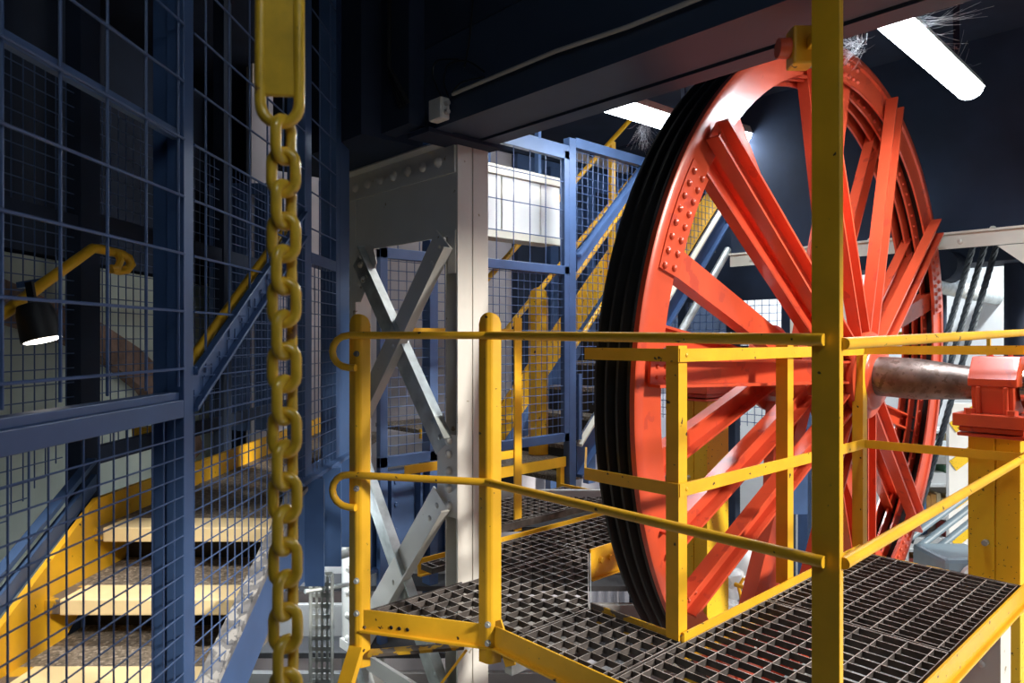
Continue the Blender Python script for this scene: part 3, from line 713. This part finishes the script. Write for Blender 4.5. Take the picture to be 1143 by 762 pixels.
# dark door panels high up behind the fence
dr = thing('panel_door', cw(-1.25, 3.6, -.6), 'dark navy boarded double door above the landing', 'door')
MB_box8([cw(x, d_, z) for z in (-.7, 1.15) for d_ in (5.40, 5.46) for x in (-2.3, -1.85)]).build('door_leaf', 'navy', dr)
for x in (-2.3, -2.09, -1.88): MB_box8([cw(a, d_, z) for z in (-.7, 1.15) for d_ in (5.35, 5.4) for a in (x, x+.07)]).build('door_frame', 'navy', dr)
for z in (.25, 1.1): MB_box8([cw(a, d_, zz) for zz in (z, z+.08) for d_ in (5.34, 5.4) for a in (-2.3, -1.81)]).build('door_frame', 'navy', dr)
struct(MB_box8([cw(x, d_, z) for z in (-3.8, 1.5) for d_ in (6.0, 6.15) for x in (-1.8, -.55)]).build('wall_landing', 'lav'))
struct(MB_box8([cw(x, d_, z) for z in (-3.8, 2.25) for d_ in (6.0, 6.15) for x in (-2.45, -1.8)]).build('wall_landing_corner', 'navy_dark'))
struct(MB_box8([cw(x, d_, z) for z in (1.5, 2.25) for d_ in (6.0, 6.15) for x in (-1.8, -.55)]).build('wall_landing_top', 'navy_dark'))
sg = thing('blue_sign', px(363, 210, 3.9), 'small blue notice with white lines high up between the dark posts', 'sign')
q = px(363, 209, 3.9)
MB().box(q, RIGHT*.038, FWD*.003, Z*.034).build('sign_plate', 'sign_blue', sg)
for zz in (.012, -.002, -.014): MB().box(q-FWD*.0045+Z*zz, RIGHT*.018, FWD*.001, Z*.002).build('lettering_line', 'hall', sg)
MB().bar(q+FWD*.005, q+FWD*.005+Z*.8, .01, .01).build('hanger', 'navy_dark', sg)
yb = thing('valve_box', px(165, 487, 3.4), 'small yellow valve box behind the mesh left of the blue post', 'box')
MB().box(px(160, 486, 3.45), RIGHT*.045, FWD*.03, Z*.045).build('box', 'yellow', yb, .006)
MB().tube([px(160, 486, 3.40), px(180, 483, 3.40)], .02, 10).build('nozzle', 'yellow', yb)

# ================================================================== CENTRE BACK FENCE + STAIRS
VF = 3.36
bf = thing('mesh_fence', V((3.0, VF, .3)), 'bright blue mesh fence with rails standing behind the white column', 'fence')
def fb(u0, u1, z0, z1, v0=0, v1=.04, name='post', par=bf, m='navy'):
    return MB().abox((u0, VF+v0, z0), (u1, VF+v1, z1)).build(name, m, par, .003)
fb(3.67, 3.74, -.25, 2.52, 0, .06); fb(2.12, 2.17, -.6, 2.5); fb(2.46, 2.52, -.6, 2.5, .0, .08); fb(2.70, 2.74, -.6, 2.5)
fb(2.12, 3.67, 1.55, 1.61, name='rail'); fb(2.12, 3.67, .38, .44, name='rail'); fb(2.12, 3.67, 2.36, 2.46, name='rail')
fb(3.62, 3.67, .38, 2.42, name='post')
t3 = lambda a, b: V((a, VF+.02, b))
for a, b in ((2.17, 2.46), (2.52, 2.70), (2.74, 3.62)):
    wire_panel('wire_mesh', bf, t3, [(a, .44), (b, .44), (b, 1.55), (a, 1.55)], .055, .0026)
    wire_panel('wire_mesh', bf, t3, [(a, 1.61), (b, 1.61), (b, 2.36), (a, 2.36)], .15, .0036, s2=.2)
# yellow lower rail group by the back
gb = thing('guard_rail', V((2.5, 2.93, 0)), 'short yellow guard rail behind the white column and braces', 'railing')
MB().abox((2.74, 2.93, .0), (2.795, 2.94, 1.22)).build('post', 'yellow', gb)
MB().abox((2.0, 2.94, 1.11), (2.79, 2.948, 1.155)).build('rail', 'yellow', gb); MB().abox((2.0, 2.94, .42), (2.79, 2.948, .465)).build('rail', 'yellow', gb)
# landing block + girder under blue fence
ls = thing('back_steps', V((3.1, 3.7, .1)), 'steel steps with yellow nosing rising behind the raised grating panel', 'steps')
MB().abox((2.80, 3.40, .23), (3.66, 3.95, .26)).build('tread', 'tread', ls); MB().abox((2.80, 3.385, .20), (3.66, 3.40, .268)).build('nosing', 'yellow', ls)
MB().abox((3.62, 3.40, .0), (3.66, 3.44, .22)).build('leg', 'yellow', ls); MB().abox((2.80, 3.9, 0), (3.66, 3.93, .22)).build('riser', 'navy_dark', ls)
MB().abox((2.80, 3.95, .45), (3.66, 4.5, .48)).build('tread', 'tread', ls); MB().abox((2.80, 3.93, .42), (3.66, 3.95, .485)).build('nosing', 'yellow', ls)
gd = thing('edge_girder', V((2.3, 3.5, -.2)), 'deep blue bolted girder seen between the white braces', 'girder')
mb = MB().abox((2.05, 3.42, -.18), (2.75, 3.44, .34)).abox((2.05, 3.38, .33), (2.75, 3.45, .35)).abox((2.05, 3.38, -.2), (2.75, 3.45, -.18))
mb.build('web', 'navy', gd)
for u in (2.2, 2.4, 2.6):
    MB().abox((u, 3.37, -.18), (u+.015, 3.42, .33)).build('stiffener', 'navy', gd)
    for z in (0, .15, .28): MB().hexbolt(V((u+.06, 3.42, z)), -W, .014).build('bolt', 'navy', gd)
# staircase climbing along +u
bs = thing('staircase', V((4.2, 3.8, 0)), 'blue and yellow staircase climbing to the right behind the wheel', 'staircase')
sz = lambda u: u-4.65+EYE
def sprism(us, v0, v1, h0, h1, name, m, par=bs):
    (u0, u1) = us
    pr = [(u0, sz(u0)+h0), (u1, sz(u1)+h0), (u1, sz(u1)+h1), (u0, sz(u0)+h1)]
    vs = [V((a, v0, b)) for a, b in pr]+[V((a, v1, b)) for a, b in pr]
    mb = MB(); mb.add(vs, [(0, 1, 2, 3), (7, 6, 5, 4), (0, 4, 5, 1), (1, 5, 6, 2), (2, 6, 7, 3), (3, 7, 4, 0)])
    return mb.build(name, m, par)
sprism((3.78, 5.8), VF+.03, VF+.05, -.12, .12, 'stringer', 'navy'); sprism((3.78, 5.8), VF-.02, VF+.05, .10, .12, 'stringer', 'white2'); sprism((3.78, 5.8), VF-.02, VF+.05, -.12, -.10, 'stringer', 'navy')
sprism((4.5, 5.8), VF+.055, VF+.062, .13, .42, 'kick_plate', 'yellow')
MB().tube([V((4.3, VF, sz(4.3)-.34)), V((5.8, VF, sz(5.8)-.34))], .035, 12).build('pipe_brace', 'galv', bs)
sprism((3.5, 5.8), 4.15, 4.17, -.17, .17, 'stringer', 'navy')
sprism((3.6, 5.8), 4.13, 4.148, .10, .42, 'kick_plate', 'yellow')
for k in range(10):
    u = 3.65+.2*k; MB().abox((u, VF+.06, sz(u)-.02), (u+.24, 4.12, sz(u)+.01)).build('tread', 'tread', bs); MB().abox((u+.2, VF+.06, sz(u)+.01), (u+.21, 4.12, sz(u)+.18)).build('riser', 'black', bs)  # black risers put in to give the darkness beneath the steps
tf = thing('mesh_fence', V((4.5, VF, .5)), 'blue mesh stair guard with diagonal top beam left of the wheel', 'fence')
def sbeam(h0, h1, v0, v1, u0, u1, name, m, par): return sprism((u0, u1), v0, v1, h0, h1, name, m, par)
sbeam(1.38, 1.50, VF, VF+.03, 3.75, 4.9, 'diagonal_beam', 'navy', tf); sbeam(1.48, 1.50, VF-.04, VF+.03, 3.75, 4.9, 'diagonal_beam', 'navy', tf)
MB().abox((3.74, VF, 2.46), (6.3, VF+.05, 2.53)).build('rail', 'navy', tf)
wire_panel('wire_mesh', tf, t3, [(3.75, .45), (4.1, .75), (5.8, 2.45), (3.75, 2.45)], .058, .0026)
MB().abox((3.77, VF, .38), (3.80, VF+.03, .85)).build('post', 'navy', tf)
hb = thing('handrail', V((4.5, 4.1, .8)), 'yellow pipe handrail rising to the right behind the blue mesh', 'handrail')
for zz in (2.73, 3.30): MB().tube([V((3.4, 4.1, EYE+3.4*.9-zz)), V((5.8, 4.1, EYE+5.8*.9-zz))], .022, 10).build('rail', 'yellow', hb)
for u in (5.02,): MB().abox((u, 4.08, sz(u)+.17), (u+.06, 4.12, 2.9)).build('post', 'yellow', hb)
hc = thing('handrail', V((4.2, 3.45, .8)), 'pair of yellow rails on the near side of the back staircase', 'handrail')
for h in (1.25, .75): MB().tube([V((3.78, 3.47, sz(3.78)+h)), V((5.6, 3.47, sz(5.6)+h))], .018, 10).build('rail', 'yellow', hc)
MB().abox((4.9, 3.46, sz(4.9)), (4.94, 3.48, sz(4.9)+1.25)).build('post', 'yellow', hc)
np_ = thing('newel_post', V((3.79, 3.62, .26)), 'thick yellow round-topped post standing on the back steps behind the mesh', 'post')
round_post(V((3.60, 3.60, 0)), -FWD, .14, .265, 1.47, np_, depth=.045)
# cabinet
cb = thing('metal_cabinet', V((3.46, 3.7, 1.8)), 'white metal cabinet brightly lit behind the upper mesh', 'cabinet')
cs_ = MB().abox((3.08, 3.62, 1.80), (3.84, 3.80, 2.30)).build('case', 'white2', cb, .008)
for a, b in ((3.09, 3.24), (3.255, 3.62), (3.635, 3.83)): MB().abox((a, 3.605, 1.85), (b, 3.62, 2.22)).build('door', 'hall', cs_, .004)
MB().abox((3.07, 3.585, 2.225), (3.85, 3.62, 2.29)).build('rail', 'white2', cb, .004); MB().abox((3.07, 3.585, 1.79), (3.85, 3.62, 1.85)).build('rail', 'white2', cb, .004)
for a in (3.2, 3.7): MB().abox((a, 3.7, 2.30), (a+.03, 3.74, 3.35)).build('hanger', 'navy', cb)
# walls behind the stairs
struct(MB().abox((2.2, 5.3, -2.7), (9, 5.4, 3.05)).build('wall_stair', 'lav'))
struct(MB().abox((2.2, 5.28, 3.05), (9, 5.4, 3.35)).build('wall_stair_top', 'beige'))
for k, (u0, z0, z1, m) in enumerate(((3.0, 2.99, 3.05, 'navy_dark'), (4.9, 2.76, 2.98, 'navy'), (3.4, 2.55, 2.76, 'navy_dark'), (4.9, 2.3, 2.55, 'navy'), (4.9, .6, 2.3, 'navy_dark'))):
    struct(MB().abox((u0, 5.2, z0), (9, 5.28, z1)).build('trim_%d' % (k+4), m))
for k, u in enumerate((3.5, 5.3, 5.9, 6.6)):
    struct(MB().abox((u, 5.12, -.5), (u+.12, 5.2, 2.9)).build('trim_%d' % (k+9), 'navy'))
dl = bpy.data.lights.new('cabinet_light', 'AREA'); dl.energy = 22; dl.size = .9; dl.size_y = .1; dl.shape = 'RECTANGLE'; dl.color = (1, .97, .92)
do = bpy.data.objects.new('cabinet_light', dl); col.objects.link(do); do.location = (3.45, 3.05, 3.1); do.rotation_euler = (R(35), 0, 0)

# ================================================================== RIGHT SIDE: GIRDER, ROPES, HALL
GU = 5.75
ng = thing('crane_girder', V((GU, 2.5, 1.85)), 'deep navy girder with white riveted bottom flange right of the wheel', 'girder')
MB().abox((GU, -2.5, 1.86), (GU+.12, 3.3, 3.33)).build('web', 'navy_dark', ng)
mb = MB().abox((GU-.05, -2.5, 1.845), (GU+.25, 3.3, 1.86)).abox((GU-.02, -2.5, 1.745), (GU, 3.3, 1.845))
for k in range(14):
    mb.rivet(V((GU-.02, 3.1-.4*k, 1.79)), -U, .02); mb.rivet(V((GU-.04, 2.9-.4*k, 1.86)), Z, .02)
plabel(mb.build('bottom_flange', 'white2', ng), 'off-white riveted bottom flange')
mb = MB(); g = [(1.28, 1.74), (.9, 1.40), (.2, 1.40), (.2, 1.74)]
mb.add([V((GU-.02+x, v, z)) for x in (0, .015) for v, z in g], [(0, 1, 2, 3), (7, 6, 5, 4), (0, 4, 5, 1), (1, 5, 6, 2), (2, 6, 7, 3), (3, 7, 4, 0)])
mb.build('gusset_plate', 'white2', ng)
mb = MB().abox((GU-.01, 2.2, .9), (GU+.02, 2.75, 1.74))
for k in range(5): mb.rivet(V((GU-.01, 2.26, 1.65-.15*k)), -U, .018)
mb.build('gusset_plate', 'white2', ng)
# dark machinery behind
pw = thing('dark_partition', V((6.75, 4.0, 1.0)), 'dark navy framed partition with mesh behind the upper wheel spokes', 'partition')
MB().abox((6.7, 3.2, 1.5), (6.8, 5.18, 3.3)).build('panel', 'navy_dark', pw)
for v in (3.2, 3.8, 4.4, 5.08): MB().abox((6.7, v, -2.7), (6.8, v+.1, 1.5)).build('post', 'navy_dark', pw)
MB().abox((6.7, 3.3, .95), (6.78, 5.08, 1.03)).build('rail', 'navy_dark', pw)
wire_panel('wire_mesh', pw, lambda a, b: V((6.73, a, b)), [(3.3, .2), (5.08, .2), (5.08, 1.5), (3.3, 1.5)], .08, .004)
dmz = thing('drive_machine', V((7, 2.2, 1.0)), 'dark navy drive machinery hanging behind the ropes', 'machine')
MB().abox((6.95, .4, 1.75), (7.5, 3.0, 2.6)).build('casing', 'navy_dark', dmz)
for v in (2.3, 1.9, 1.2): MB().lathe([(0, .14), (.3, .14), (.32, .1)], V((6.65, v, 1.72)), U, 20).build('drum', 'navy_dark', dmz)
for v in (2.1, 1.5): MB().lathe([(0, .08), (1.1, .08)], V((7.3, v, .65)), Z, 16).build('pipe', 'navy_dark', dmz)
tag(MB().tube([px(1020, 312, 5.6), px(1150, 341, 9.0)], .075, 14).build('round_pipe', 'galv'), 'pale round pipe crossing behind the ropes right of the wheel', 'pipe')
# ropes
for k in range(3):
    x0, x1 = (1074+19*k, 1024+23*k) if 0 else (1079+18*k, 1047+15*k)
    p0 = px(1088+13*k, 266, 5.6); p1 = px(1020+13*k, 500, 5.6); d = p1-p0; p2 = p1+d*.45
    mb = MB(); n = 70; dn = d.normalized(); a = dn.cross(U).normalized(); b = dn.cross(a)
    for s in range(4):
        pts = []
        for i in range(n+1):
            t = i/n; th_ = t*60+s*math.pi/2
            pts.append(p0.lerp(p2, t)+(a*math.cos(th_)+b*math.sin(th_))*.012)
        mb.tube(pts, .013, 5)
    tag(mb.build('steel_rope', 'rope'), ['leftmost of the three dark steel ropes right of the wheel', 'middle of the three dark steel ropes right of the wheel', 'rightmost of the three dark steel ropes right of the wheel'][k], 'rope', 'steel ropes')
# far hall
struct(MB().abox((9.0, -5, -2.7), (9.15, 5.3, 3.35)).build('wall_hall', 'hall'))
for k, (v, w_) in enumerate(((1.2, .12), (2.6, .12), (3.9, .12))):
    tag(MB().abox((8.6, v, -2.7), (8.72, v+w_, 2.9)).build('steel_column', 'navy'), ['dark blue hall column far right behind the bearing', 'dark blue hall column seen just right of the wheel rim', 'dark blue hall column seen through the lower spokes'][k], 'column')
sh = thing('shelf_unit', V((8.0, 2.0, -2.7)), 'white shelving filled with folders and boxes seen past the right wheel rim', 'shelf')
sc_ = px(1050, 560, 7.6)
s0 = V((sc_.x, sc_.y, 0))
def shp(a, b, z0, z1, t0=0, t1=.35): return MB_box8([s0+RIGHT*x+FWD*y_+Z*(z_) for z_ in (z0, z1) for y_ in (t0, t1) for x in (a, b)])
for x in (-.38, .30): shp(x, x+.03, -2.7, .1).build('side_panel', 'hall', sh)
zsh = [-1.9, -1.55, -1.2, -.85, -.5, -.15, .08]
for z in zsh: shp(-.38, .33, z, z+.03).build('shelf', 'hall', sh)
shp(-.38, .33, -2.7, .1, .34, .36).build('back_panel', 'box', sh)
rnd = random.Random(5)
for zi, z in enumerate(zsh[1:-1]):
    x = -.33
    while x < .22:
        w = rnd.uniform(.035, .08)
        hgt = rnd.uniform(.16, .26); mcol = 'book%d' % rnd.randrange(5)
        if zi % 2 == 0 or x > .0:
            o = shp(x, x+w-.006, z+.031, z+.03+hgt, .05, .28).build('folder', mcol)
            tag(o, 'coloured folder standing on the white shelving', 'folder', 'folders on the white shelving')
            x += w
        else:
            o = shp(x, x+.2, z+.031, z+.14, .03, .3).build('storage_box', 'hall'); tag(o, 'white storage box on the shelving', 'box', 'boxes on the white shelving'); x += .22
# slanted grey pipes
for k in range(3):
    tag(MB().tube([px(1015+8*k, 600+12*k, 5.2), px(1110, 530+15*k, 5.6)], .025, 10).build('slanted_pipe', 'grey'), ['uppermost of three slanted grey pipes left of the bearing column', 'middle of three slanted grey pipes left of the bearing column', 'lowest of three slanted grey pipes left of the bearing column'][k], 'pipe')
gm = thing('grey_machine', px(1068, 640, 5.0), 'blue-grey machine guard with white round cover beyond the platform end', 'machine')
q = px(1066, 622, 5.0)
MB().box(q-Z*.25, RIGHT*.2, FWD*.2, Z*.3).build('casing', 'grey', gm, .03)
MB().lathe([(0, .1), (.03, .1), (.04, .05)], q-FWD*.2-Z*.08, -FWD, 24).build('cover', 'hall', gm)
MB().box(q-Z*1.9, RIGHT*.15, FWD*.15, Z*1.36).build('stand', 'grey', gm)
wh = thing('hall_gallery', px(1060, 470, 7.2), 'grey steel gallery floor edge with white panel under it behind the wheel', 'gallery')
a = px(1035, 500, 6.8); 
MB().box(a+RIGHT*.4, RIGHT*1.2, FWD*.3, Z*.03).build('floor_plate', 'galv', wh); MB().box(a+RIGHT*.4-Z*.1, RIGHT*1.2, FWD*.02, Z*.05).build('edge_beam', 'hall', wh)
for k in range(5): MB().bar(a+RIGHT*(-.7+.55*k)-FWD*.28, a+RIGHT*(-.7+.55*k)-FWD*.28+Z*1.1, .03, .03).build('post', 'yellow', wh)
for z in (.55, 1.1): MB().tube([a-RIGHT*.8-FWD*.28+Z*z, a+RIGHT*1.6-FWD*.28+Z*z], .02, 8).build('rail', 'yellow', wh)
yp = thing('yellow_panel', px(1070, 540, 7), 'yellow and white striped panel standing beside the shelving', 'panel')
q = px(1074, 540, 6.1)
MB().box(q, RIGHT*.13, FWD*.02, Z*.7).build('board', 'hall', yp)
for k in range(4): MB().bar(q-FWD*.022+RIGHT*-.1+Z*(-.5+.33*k), q-FWD*.022+RIGHT*.1+Z*(-.35+.33*k), .01, .1).build('stripe', 'yellow2', yp)
bx = px(888, 590, 7)
tag(MB().box(px(884, 530, 6.5), RIGHT*.12, FWD*.05, Z*.35).build('sign_board', 'navy'), 'blue board seen between the lower wheel spokes', 'board')
# brown wall lower right past column and dark machinery
struct(MB().abox((5.8, -1.6, -2.7), (6.0, .2, .7)).build('wall_side', 'beige'))

# ================================================================== BELOW THE PLATFORM
# fleece / snow heap
mb = MB(); rnd = random.Random(3)
hc_ = px(830, 650, 5.9)
import bmesh
def blob(mb, c, r, rnd):
    bm = bmesh.new(); bmesh.ops.create_icosphere(bm, subdivisions=3, radius=1)
    ph = [rnd.uniform(0, 6) for _ in range(6)]
    vs = []
    for v in bm.verts:
        k = 1+.14*math.sin(5*v.co.x+ph[0])+.12*math.sin(6*v.co.y+ph[1])+.12*math.sin(7*v.co.z+ph[2])+.05*math.sin(15*v.co.x+ph[3])*math.sin(14*v.co.z+ph[4])
        vs.append(c+v.co*r*k)
    mb.add(vs, [tuple(x.index for x in f.verts) for f in bm.faces], 0, True); bm.free()
for i in range(46):
    r_ = rnd.uniform(.12, .22); d_ = V((rnd.gauss(0, .4), rnd.gauss(0, .4), 0)); hh = max(0, .55-d_.length)*rnd.uniform(.5, 1.3)
    blob(mb, hc_+d_+V((0, 0, hh-.35)), r_, rnd)
for i in range(20): blob(mb, V((hc_.x+rnd.gauss(0, .4), hc_.y+rnd.gauss(0, .4), hc_.z-rnd.uniform(.5, 1.0))), .35, rnd)
tag(mb.build('fleece_heap', 'snow'), 'heap of fluffy white material below the wheel', 'heap', kind='stuff')
tb = V((hc_.x, hc_.y, -2.7))
tag(MB().abox((tb.x-.9, tb.y-.9, -2.7), (tb.x+.9, tb.y+.9, hc_.z-.9)).build('plinth', 'conc'), 'concrete plinth under the white heap', 'plinth')
sr = thing('guard_rail', px(838, 690, 4.9), 'small yellow rail in front of the white heap', 'railing')
MB().tube([px(834, 700, 4.9), px(834, 645, 4.9)], .022, 10).build('post', 'yellow', sr); MB().tube([px(820, 652, 4.9), px(880, 672, 4.6)], .016, 8).build('rail', 'yellow', sr)
MB().tube([px(827, 668, 4.9), px(824, 655, 4.9), px(829, 646, 4.9), px(836, 648, 4.9), px(836, 658, 4.9)], .012, 8).build('hook', 'yellow', sr)
MB().tube([px(834, 700, 4.9), V((*px(834, 700, 4.9).xy, -2.7))], .022, 10).build('post', 'yellow', sr)
# far platform of the other side seen through the spokes
fp = [(3.9, 3.0), (4.9, 3.0), (4.9, 3.3), (3.9, 3.3)]
grating('walkway_grating', fp, .0, .06, .06, 'small far grating panel seen between the yellow post and lower spokes', 'platform grating panels')
tag(MB().abox((3.88, 2.97, -.08), (4.92, 2.99, .03)).build('edge_channel', 'yellow'), 'yellow edge channel of the far grating behind the wheel', 'channel')
# lower floor panels, left-bottom
lo = thing('lower_deck', cw(-.9, 4.6, -2.0), 'pale grey stepped deck with dark grating strips far below on the left', 'deck')
for k in range(6):
    z = -1.15-.28*k; d0 = 4.6-.25*k
    MB_box8([cw(x, y_, zz) for zz in (z-.02, z+.16) for y_ in (d0, d0+.04) for x in (-1.9, .9)]).build('panel', 'hall' if 0 else 'conc', lo)
    MB_box8([cw(x, y_, zz) for zz in (z-.05, z-.02) for y_ in (d0-.22, d0+.04) for x in (-1.9, .9)]).build('grating_strip', 'concdark', lo)
# cable tray perforated
ct = thing('cable_tray', px(358, 762, 3.6), 'perforated galvanised cable tray standing upright left of the first yellow post', 'cable tray')
mb = MB(); o0 = px(347, 640, 3.6); o1 = px(371, 640, 3.6); wv = (o1-o0)
ncol, step = 4, .055
for i in range(ncol+1): 
    x = i/ncol; mb.bar(o0+wv*x, o0+wv*x-Z*1.6, wv.length*(.12 if 0 < i < ncol else .09), .003, up=FWD)
for j in range(30): mb.bar(o0-Z*(.0+j*step), o0+wv-Z*(j*step), .003, .022)
mb.bar(o0-FWD*.02, o0-FWD*.02-Z*1.6, .004, .04, up=FWD); mb.bar(o1-FWD*.02, o1-FWD*.02-Z*1.6, .004, .04, up=FWD)
mb.build('tray', 'galv', ct)
MB().tube([px(340, 660, 3.55), px(402, 650, 3.75)], .012, 8).build('clamp_bar', 'galv', ct)
# scaffolding tubes
for k, (a, b, r_, l_) in enumerate([
    ((372, 622, 3.7), (402, 612, 3.9), .024, 'galvanised pipe stub joining the blue girder and the first yellow post'),
    ((385, 560, 4.0), (385, 900, 4.0), .02, 'upright galvanised tube just left of the first yellow post'),
    ((425, 585, 4.3), (425, 900, 4.3), .02, 'upright galvanised tube just right of the first yellow post'),
    ((400, 612, 4.1), (500, 585, 4.4), .024, 'level galvanised tube crossing behind the lower white braces')]):
    tag(MB().tube([px(*a), px(*b)], r_, 10).build('scaffold_tube', 'galv'), l_, 'tube')
# red and pale machinery under the platform seen through the grating
rm = thing('base_machine', V((3.0, 1.2, -1.6)), 'orange-red machine frame seen through the grating below', 'machine')
for u in (2.3, 2.65, 3.0, 3.35): MB().abox((u, .6, -1.5), (u+.12, 2.0, -1.38)).build('cross_member', 'red', rm)
MB().abox((2.2, 1.0, -1.7), (3.8, 1.12, -1.5)).build('side_member', 'red', rm); MB().abox((2.3, 1.02, -2.7), (2.42, 1.1, -1.7)).build('leg', 'red', rm); MB().abox((3.6, 1.02, -2.7), (3.72, 1.1, -1.7)).build('leg', 'red', rm)

# ================================================================== LIGHT
w = bpy.data.worlds.new('world'); bpy.context.scene.world = w; w.use_nodes = True
w.node_tree.nodes['Background'].inputs[0].default_value = (.75, .85, 1, 1); w.node_tree.nodes['Background'].inputs[1].default_value = .35
s = bpy.data.lights.new('sun', 'SUN'); s.energy = 4.8; s.angle = R(6); s.color = (1, .95, .86)
so = bpy.data.objects.new('sun', s); col.objects.link(so)
dirv = V((-.25, 1, -.47)).normalized(); so.rotation_euler = dirv.to_track_quat('-Z', 'Y').to_euler()
sc = bpy.context.scene
sc.view_settings.view_transform = 'Standard'; sc.view_settings.look = 'None'; sc.view_settings.exposure = 0.0; sc.view_settings.gamma = 1; sc.view_settings.use_curve_mapping = False
